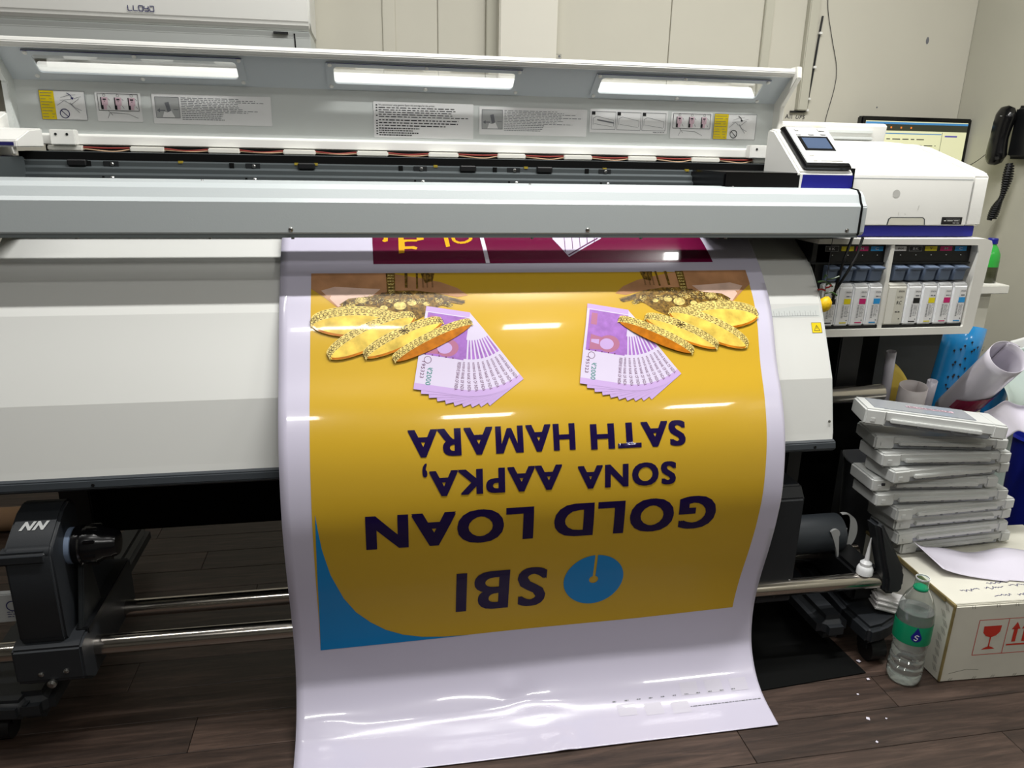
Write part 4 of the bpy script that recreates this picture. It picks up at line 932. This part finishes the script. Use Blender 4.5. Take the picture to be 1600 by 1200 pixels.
# ================================================================ water bottle
t = thing('water_bottle', 'clear plastic water bottle with green label, uncapped, beside the carton', 'bottle', (1.119, 1.226, 0))
prof = [(.020, .004), (.032, .0015), (.0355, .010), (.0355, .022), (.033, .026), (.0358, .031), (.0358, .040), (.0325, .044), (.0352, .050), (.0350, .058), (.0315, .062), (.0342, .068), (.0345, .078), (.0318, .083), (.0345, .090), (.0365, .100), (.0370, .106), (.0370, .152), (.0372, .158), (.0365, .172), (.0330, .190), (.0260, .208), (.0175, .222), (.0138, .229), (.0133, .248), (.0122, .250)]
loc = Vector((1.119, 1.226, 0))
MB().lathe([(r, z) for r, z in prof], loc, seg=40, cap=False).build('bottle_wall', 'pet', t, True)
MB().lathe([(.001, .006)] + [(r - .0012, z + .001) for r, z in prof[:-7]] + [(.0350, .176), (.001, .177)], loc, seg=40).build('water_fill', 'water', t, True)
MB().lathe([(.0374, .106), (.0376, .108), (.0376, .150), (.0374, .152)], loc, seg=40, cap=False).build('label_wrap', 'greenlab', t, True)
MB().lathe([(.0128, .2485), (.0136, .2485), (.0138, .252), (.0130, .252)], loc, seg=28, cap=False).build('neck_rim', 'cart', t, True)
MB().lathe([(.0142, .2235), (.0152, .225), (.0152, .2285), (.0142, .230)], loc, seg=28).build('neck_ring', 'greenlab', t, True)
va = math.atan2(-1.0, -.95) + .30
lm2 = lambda x, y, off: loc + Vector(((.0376 + off) * math.cos(va + x), (.0376 + off) * math.sin(va + x), y))
q = Print(lm2, slice_x=.15)
q.poly([(.28 * math.cos(a), .127 + .010 * math.sin(a)) for a in [math.radians(d) for d in range(150, 391, 20)]] + [(0, .152)]); q.build('droplet_mark', 'blue', t, .0004)
q = Print(lm2, slice_x=.15); q.line([(.12, .132), (.0, .134), (-.10, .130), (.08, .126), (.0, .121), (-.12, .123)], .0022); q.build('droplet_letter', 'label', t, .0008)

# ================================================================ small scraps, cardboard tube
sc = [(.985, 1.190), (.962, 1.120), (1.00, 1.115), (.94, 1.06), (1.052, 1.288), (1.035, 1.228)]
m0 = None
SL = ['tiny paper scrap closest to the bottom right corner of the banner', 'larger paper scrap on the planks, middle of the loose ones', 'small paper scrap on the planks just right of the larger one', 'paper scrap nearest the lower edge of the photo', 'tiny paper scrap by the castor, farthest from the viewer', 'tiny paper scrap at the corner of the black mat']
for i, (x, y) in enumerate(sc):
    if m0 is None:
        t_ = MB().prism([(-.0035, -.002), (.003, -.003), (.004, .002), (-.001, .0035)], .0002, .0012, axis='Z'); o = t_.build('paper_scrap', 'paper'); m0 = o
    else: o = m0.copy(); C.objects.link(o)
    o.location = (x, y, .0005 if i < 4 else .003); o.rotation_euler = (0, 0, i * 1.3); s = (.7, 1.2, .6, .8, 1.3, 1.0)[i]; o.scale = (s, s, 1)
    tag(o, SL[i], 'paper scrap', 'tiny paper scraps on the floor')
o = grid_sheet(lambda u, v: (.155 + .075 * u - .03 * v, 1.165 + .075 * v * (1 - .6 * u), .002 + .003 * math.sin(u * 3)), 8, 6, 'paper_offcut', 'paper'); tag(o, 'white paper offcut on the planks poking out below the banner', 'paper')
t = MB().cyl((-1.5, 2.22, .035), (-1.035, 2.22, .035), .035, 28).build('cardboard_tube', 'card', smooth=True); tag(t, 'brown cardboard tube lying on the floor behind the printer', 'tube')

# ================================================================ the vinyl banner
PR = [(1.66, .945), (1.60, .9405), (1.555, .922), (1.510, .887), (1.464, .838), (1.414, .779), (1.359, .700), (1.310, .633), (1.275, .558), (1.257, .469), (1.258, .399), (1.268, .326), (1.284, .242), (1.290, .167), (1.278, .096), (1.246, .046), (1.202, .018), (1.130, .004)]
sp = [Vector((0, a, b)) for a, b in PR]; sp = smoothpath(sp, 8)
cum = [0]
for a, b in zip(sp, sp[1:]): cum.append(cum[-1] + (b - a).length)
LT = cum[-1]
def pro(l):
    l = max(0, min(LT - 1e-6, l)); lo, hi = 0, len(cum) - 1
    while hi - lo > 1:
        m_ = (lo + hi) // 2
        if cum[m_] <= l: lo = m_
        else: hi = m_
    f = (l - cum[lo]) / (cum[hi] - cum[lo]); return sp[lo].lerp(sp[hi], f)
def wr(a, l):
    g = lambda ca, cl, sa, sl, h: h * math.exp(-((a - ca) / sa) ** 2 - ((l - cl) / sl) ** 2)
    e = g(.42, 1.085, .018, .014, .006) + g(.445, 1.10, .03, .02, -.004) + g(.505, 1.20, .012, .03, .006) + g(.48, 1.145, .05, .012, .005) + g(.33, 1.15, .10, .012, .003) + g(.30, 1.11, .06, .010, .002) + g(.05, 1.13, .05, .012, .004) + g(.05, 1.165, .05, .010, .003)
    ed = .0006 * math.sin(a * 14 + l * 5)
    return (e + ed) if l > .25 else ed * .1
def sheet(a, l, off):
    p = pro(l); q_ = pro(l + .006) - pro(l - .006) if .01 < l < LT - .01 else (pro(min(l, LT - .01)) - pro(min(l, LT - .01) - .008) if l > .5 else pro(.02) - pro(0))
    q_.normalize(); n = Vector((0, q_.z, -q_.y)); n = -n if n.y > 0 and n.z < 0 else n
    if n.z < 0 and n.y > 0: n = -n
    n = Vector((0, q_.z, -q_.y))
    o_ = wr(a, l) if l > .2 else 0
    lift = .006 * (1 - math.exp(-max(0, l - 1.0) * 0)) * 0
    p = Vector((a - .178 + .0117 * a * math.exp(-((l - .26) / .13) ** 2), p.y, p.z)) + n * (o_ + off)
    p.z = max(p.z, .0035 + off * .7); return p
ban = thing('vinyl_banner', 'glossy printed vinyl banner in gold and blue hanging from the printer to the floor', 'banner', (.3, 1.25, 0))
def SP(): return Print(sheet, slice_y=.012, slice_x=.016)
GT = [(0, .01), (.03, .0399), (.1, .1019), (.13, .1277), (.16, .1534), (.19, .178), (.214, .1982), (.24, .2228), (.27, .2535), (.3, .2848), (.33, .3161), (.36, .3474), (.4, .3891), (.45, .4413), (.5, .4928), (.6, .5929), (1.24, 1.2329)]
def art(a, l, off):        # printed layout -> place along the sheet
    for (u0, v0), (u1, v1) in zip(GT, GT[1:]):
        if l <= u1: return sheet(a, v0 + (v1 - v0) * (l - u0) / (u1 - u0), off)
    return sheet(a, l - .007, off)
q = SP(); n_ = 60
q.poly([(0, 0), (.983, 0)] + [(.983 - .03 * LT * k / n_, LT * k / n_ - (1e-5 if k == n_ else 0)) for k in range(1, n_ + 1)] + [(0, LT - 1e-5)])
o = q.build('vinyl_sheet', 'vinyl', ban, 0)
md = o.modifiers.new('thickness', 'SOLIDIFY'); md.thickness = .0006; md.offset = 1
def SP(): return Print(art, slice_y=.012, slice_x=.016)
NB = 0.0005
# previous print: maroon strip with upside-down lettering
SP().poly([(.174, .03), (.865, .03), (.875, .189), (.174, .189)]).build('maroon_panel', 'v_maroon', ban, NB)
SP().poly([(.388, .03), (.396, .03), (.402, .189), (.394, .189)]).build('divider_line', 'v_white', ban, NB * 2)
q = SP()
q.line([(.205, .03), (.200, .118)], .008); q.disc(.198, .116, .0045)
q.poly([(.228, .03), (.237, .03), (.236, .112), (.262, .112), (.262, .119), (.243, .119), (.237, .121), (.237, .136), (.255, .135), (.262, .139), (.259, .146), (.250, .143), (.236, .144), (.235, .156), (.224, .158)])
q.poly([(.262, .03), (.274, .03), (.276, .112), (.262, .117)])
q.poly([(.312, .03), (.322, .03), (.327, .136), (.319, .138)]); q.line([(.335, .10), (.337, .117), (.347, .124), (.360, .122), (.371, .112), (.374, .09)], .007)
q.build('amber_lettering', 'v_text', ban, NB * 2)
q = SP(); q.poly([(.54, .03), (.64, .03), (.648, .108), (.567, .171), (.543, .112)]); q.build('note_corner', 'v_pale', ban, NB * 2)
q = SP()
for k in range(5): a = .552 + k * .017; q.line([(a + .022, .06), (a - .002 + .012, .125 + (.03 - k * .008))], .0012)
q.line([(.567, .165), (.64, .108)], .003); q.build('note_lines', 'v_ink', ban, NB * 3)
# gold panel, blue corner
SP().poly([(.057, .214), (.941, .218), (.938, .35), (.927, .56), (.917, .76), (.905, .968), (.70, .972), (.466, .974), (.25, .977), (.049, .980)]).build('gold_panel', 'v_yel', ban, NB)
bl = [(.058, .670), (.061, .70), (.066, .742), (.078, .80), (.099, .860), (.120, .897), (.147, .925), (.175, .946), (.208, .961), (.245, .970), (.290, .9745), (.340, .9762)]
SP().poly(bl + [(.25, .9772), (.049, .9802)]).build('blue_corner', 'v_blue', ban, NB * 2)
# lettering (reads upside down)
for s, a0, a1, l0, l1, of in (('SATH', .757, .568, .529, .578, .0050), ('HAMARA', .538, .226, .526, .576, .0044), ('SONA', .736, .541, .607, .652, .0046), ('AAPKA', .511, .262, .602, .649, .0046),
                          ('GOLD', .824, .497, .679, .751, .0085), ('LOAN', .457, .145, .679, .749, .0085), ('SBI', .491, .312, .818, .918, .0060), (',', .259, .250, .587, .6125, .002)):
    q = SP()
    if s == 'HAMARA':
        q.bold('HA', .538, l0, .4435, l1, of, offset=.006); q.bold('ARA', .3815, l0, .226, l1, of, offset=.006)
        q.poly([(.4385 - .052 * u, l0 + (l1 - l0) * v) for u, v in ((0, 0), (0, 1), (.27, 1), (.5, .40), (.73, 1), (1, 1), (1, 0), (.79, 0), (.79, .66), (.58, .08), (.42, .08), (.21, .66), (.21, 0))])
    else: q.bold(s, a0, l0, a1, l1, of, offset=.006)
    q.build('printed_word', 'v_navy', ban, NB * 2.5)
# round emblem with a keyhole cut
n = 48; pts = []; cx, cy, rx, ry = .588, .862, .0615, .0625
a_s = math.asin(.0028 / rx)
for k in range(n + 1):
    a = -math.pi / 2 + a_s + (2 * math.pi - 2 * a_s) * k / n; pts.append((cx + rx * math.cos(a), cy + ry * math.sin(a)))
hole = []
h_s = math.asin(.0028 / .0095)
for k in range(17):
    a = -math.pi / 2 - h_s - (2 * math.pi - 2 * h_s) * k / 16; hole.append((cx + .0095 * math.cos(a), cy + .0095 * math.sin(a)))
SP().poly(pts + hole).build('round_emblem', 'v_blue', ban, NB * 2.5)
# banknote fans
def fan(A):
    for k in range(9, -1, -1):
        ang = math.radians(-10.5 + k * 5.15); px, pl = A + .090, .306; lay = NB * (3 + (9 - k) * .45)
        def R(u, v, ang=ang): u -= .084; return (px + u * math.cos(ang) + v * math.sin(ang), pl - u * math.sin(ang) * 1 + v * math.cos(ang))
        W, H = .084, .163
        def quad(u0, v0, u1, v1, m_, nm, o=0): SP().poly([R(u0, v0), R(u1, v0), R(u1, v1), R(u0, v1)]).build(nm, m_, ban, lay + o)
        quad(0, 0, W, H, 'v_pale', 'banknote')
        quad(0, H - .012, W, H, 'v_lilac', 'banknote_tint', .00004)
        if k == 0:
            quad(.0, 0, W, .010, 'v_lilac', 'banknote_tint', .00004); quad(.010, .018, .022, .042, 'v_face', 'banknote_strip', .00008)
            quad(.005, .012, W, .095, 'v_purple', 'banknote_tint', .00004)
            q = SP(); q.disc(*R(.050, .076), .022, .017); q.poly([R(.012, .062), R(.04, .066), R(.04, .09), R(.012, .092)]); q.build('note_portrait', 'v_face', ban, lay + .00009)
            q = SP(); q.disc(*R(.046, .077), .014, .011); q.poly([R(.014, .072), R(.03, .070), R(.03, .080), R(.014, .078)]); q.build('note_portrait', 'v_lilac', ban, lay + .00012)
            q = SP(); q.text('₹2000', 0, 0, 0, 0, offset=.02, rot=lambda u, v: R(.020 + v * .010, .118 + u * .034)); q.build('note_numeral', 'v_green', ban, lay + .0001)
            q = SP(); q.text('195323', 0, 0, 0, 0, offset=.01, rot=lambda u, v: R(.008 + v * .007, .108 + u * .032)); q.ring(*R(.018, .104), .0065, .001)
            q.text('RESERVE BANK OF INDIA', 0, 0, 0, 0, offset=.01, rot=lambda u, v: R(W - .010 + v * .0065, .100 + u * .054))
            for j in range(5): c_ = R(.012 + j * .013, .094); q.disc(c_[0], c_[1], .0014)
            q.build('note_print', 'v_ink', ban, lay + .00012)
        else:
            q = SP(); q.poly([R(W - .014, .055), R(W - .003, .055), R(W - .003, .092), R(W - .014, .092)]); q.build('banknote_tint', 'v_purple', ban, lay + .00006)
            q = SP(); q.text('RESERVE BANK OF INDIA', 0, 0, 0, 0, offset=.01, rot=lambda u, v: R(W - .012 + v * .0065, .098 + u * .056)); q.build('note_print', 'v_ink', ban, lay + .0001)
fan(.578); fan(.262)
# hands, jewellery, bangles
def mir(A): return (lambda a: a) if A == 0 else (lambda a: .998 - a)
def band(q, c, rx, ry, rot, t0, t1, w0, w1, n=26):
    o_, i_ = [], []
    for k in range(n + 1):
        t = math.radians(t0 + (t1 - t0) * k / n)
        for lst, ww in ((o_, w0), (i_, w1)):
            x, y = rx * math.cos(t), ry * math.sin(t) + ww
            lst.append((c[0] + x * math.cos(rot) - y * math.sin(rot), c[1] + x * math.sin(rot) + y * math.cos(rot)))
    return o_, i_
for A in (0, 1):
    f = mir(A); FX = lambda pts: [(f(a), l) for a, l in pts]
    O1 = NB * 2; O2 = NB * 8.2
    sk = [(.057, .2145), (.20, .2150), (.262, .228), (.300, .238), (.332, .252), (.351, .268), (.330, .272), (.290, .262), (.25, .268), (.20, .262), (.15, .27), (.118, .284), (.105, .291), (.08, .268), (.057, .250)]
    SP().poly(FX(sk)).build('printed_hand', 'v_skin', ban, O1)
    SP().poly(FX([(.075, .254), (.10, .246), (.15, .250), (.185, .252), (.17, .266), (.13, .276), (.106, .289)])).build('printed_palm', 'v_skin2', ban, O1 + .00005)
    q = SP()
    q.poly(FX([(.108, .284), (.125, .272), (.16, .268), (.19, .262), (.215, .256), (.25, .256), (.29, .262), (.318, .272), (.345, .279), (.338, .288), (.31, .282), (.292, .292), (.275, .305), (.25, .318), (.235, .314), (.20, .306), (.16, .298), (.12, .292)]))
    q.poly(FX([(.196, .2155), (.214, .2155), (.212, .262), (.197, .262)])); q.poly(FX([(.232, .2155), (.238, .2155), (.236, .250), (.231, .250)])); q.poly(FX([(.254, .2155), (.258, .2155), (.256, .252), (.252, .252)]))
    q.poly(FX([(.263, .2160), (.290, .2160), (.285, .236), (.270, .240)]))
    q.build('printed_jewellery', 'v_jewel', ban, O1 + .0001)
    q = SP()
    for c_, r_ in (((.150, .276), .009), ((.220, .288), .012), ((.243, .282), .009), ((.19, .292), .007), ((.27, .285), .006)): q.disc(f(c_[0]), c_[1], r_, r_ * .7)
    for k in range(6): q.rect(min(f(.199), f(.211)), .219 + k * .007, max(f(.199), f(.211)), .2225 + k * .007)
    q.build('jewellery_highlight', 'v_gold', ban, O1 + .00015)
    for m_, nm, dz in (('v_gold', 'jewellery_link', .0002), ('v_brown', 'jewellery_shade', .00025)):
        rj = random.Random(11 if m_ == 'v_gold' else 5); q = SP()
        for k in range(70):
            u = rj.random(); a_ = .115 + u * .20; l_ = .286 - .018 * math.sin(u * 3) + rj.uniform(-.010, .014) * (1 - abs(u - .5))
            q.ring(f(a_), l_, rj.uniform(.0018, .005), .0009, 8, ry=rj.uniform(.0015, .0035))
        for k in range(16): q.ring(f(.316 + k * .0017), .276 + .0005 * k, .0018, .0008, 6)
        for x_ in (.199, .2045, .210): 
            for k in range(8): q.ring(f(x_), .218 + k * .0056, .0022, .0008, 6)
        for x_ in (.235, .255, .266, .274, .284):
            for k in range(9): q.ring(f(x_), .218 + k * .0038, .0014, .0007, 6)
        q.build(nm, m_, ban, O1 + dz)
    # bangles: (centre, rx, ry, rot, inner shade)
    for j, (c_, rx, ry, ro, th_) in enumerate((((.140, .325), .083, .026, .02, .017), ((.168, .350), .088, .022, -.44, .013), ((.226, .356), .080, .016, -.42, .014), ((.280, .362), .082, .013, -.44, .013))):
        q = SP(); o_, i_ = band(q, c_, rx, ry, ro, 0, 360, 0, 0); q.poly(FX(o_[:-1])); q.build('bangle_inside', 'v_amber' if j in (3,) else 'v_gold2', ban, O2 + j * .0003)
        q = SP(); o_, i_ = band(q, c_, rx * .99, ry, ro, 12, 165, -.0045, -.0002); q.poly(FX(o_ + i_[::-1])); q.build('bangle_lower_rim', 'v_amber', ban, O2 + j * .0003 + .00005)
        q = SP(); o_, i_ = band(q, c_, rx, ry, ro, 180, 362, -th_ * .55, th_ * .55); q.poly(FX(o_ + i_[::-1])); q.build('printed_bangle', 'v_gold', ban, O2 + j * .0003 + .0001)
        q = SP()
        for ww in (-th_ * .42, th_ * .42):
            o_, _ = band(q, c_, rx * .985, ry, ro, 184, 356, ww, 0, 44)
            for a_, b_ in list(zip(o_, o_[1:]))[::2]: q.line(FX([a_, b_]), .0012)
        o_, _ = band(q, c_, rx * .985, ry, ro, 188, 352, 0, 0, 22)
        for p_ in o_: q.ring(f(p_[0]), p_[1], th_ * .22, .0009, 8)
        if j == 2: cc = (f(c_[0]), c_[1] - ry); [q.line([(cc[0] - .010 * math.cos(g_), cc[1] - .008 * math.sin(g_)), (cc[0] + .010 * math.cos(g_), cc[1] + .008 * math.sin(g_))], .0016) for g_ in (0, .8, 1.6, 2.4)]
        q.build('bangle_engraving', 'v_brown', ban, O2 + j * .0003 + .0002)
# colour-test patches and footer marks
q = SP()
for a, l in ((.632, 1.148), (.688, 1.152), (.745, 1.155), (.775, 1.118), (.830, 1.118), (.885, 1.120)): q.rect(a, l, a + .038, l + .026)
q.build('test_patch', 'v_grey', ban, NB)
q = SP()
for k in range(11): a = .625 + k * .026; q.bars(a, 1.1405 + .0, a + .008, 1.143, 1, .8, 0, .004)
q.bars(.785, 1.1675, .94, 1.1705, 1, .5, 0, .006); q.build('footer_print', 'ink_lt', ban, NB * 2)

for o in list(scn.objects):
    if o.type == 'MESH' and o.name.startswith('film_roll') and o.parent: o.name = 'film_layer'

for o in scn.objects:
    if o.parent and o.name.split('.')[0] in ('rail_notches', 'bird_mark', 'jewellery_highlight', 'jewellery_link', 'jewellery_shade', 'footer_print', 'footer_marks', 'scuff_marks', 'ruler_ticks'): o['kind'] = 'stuff'
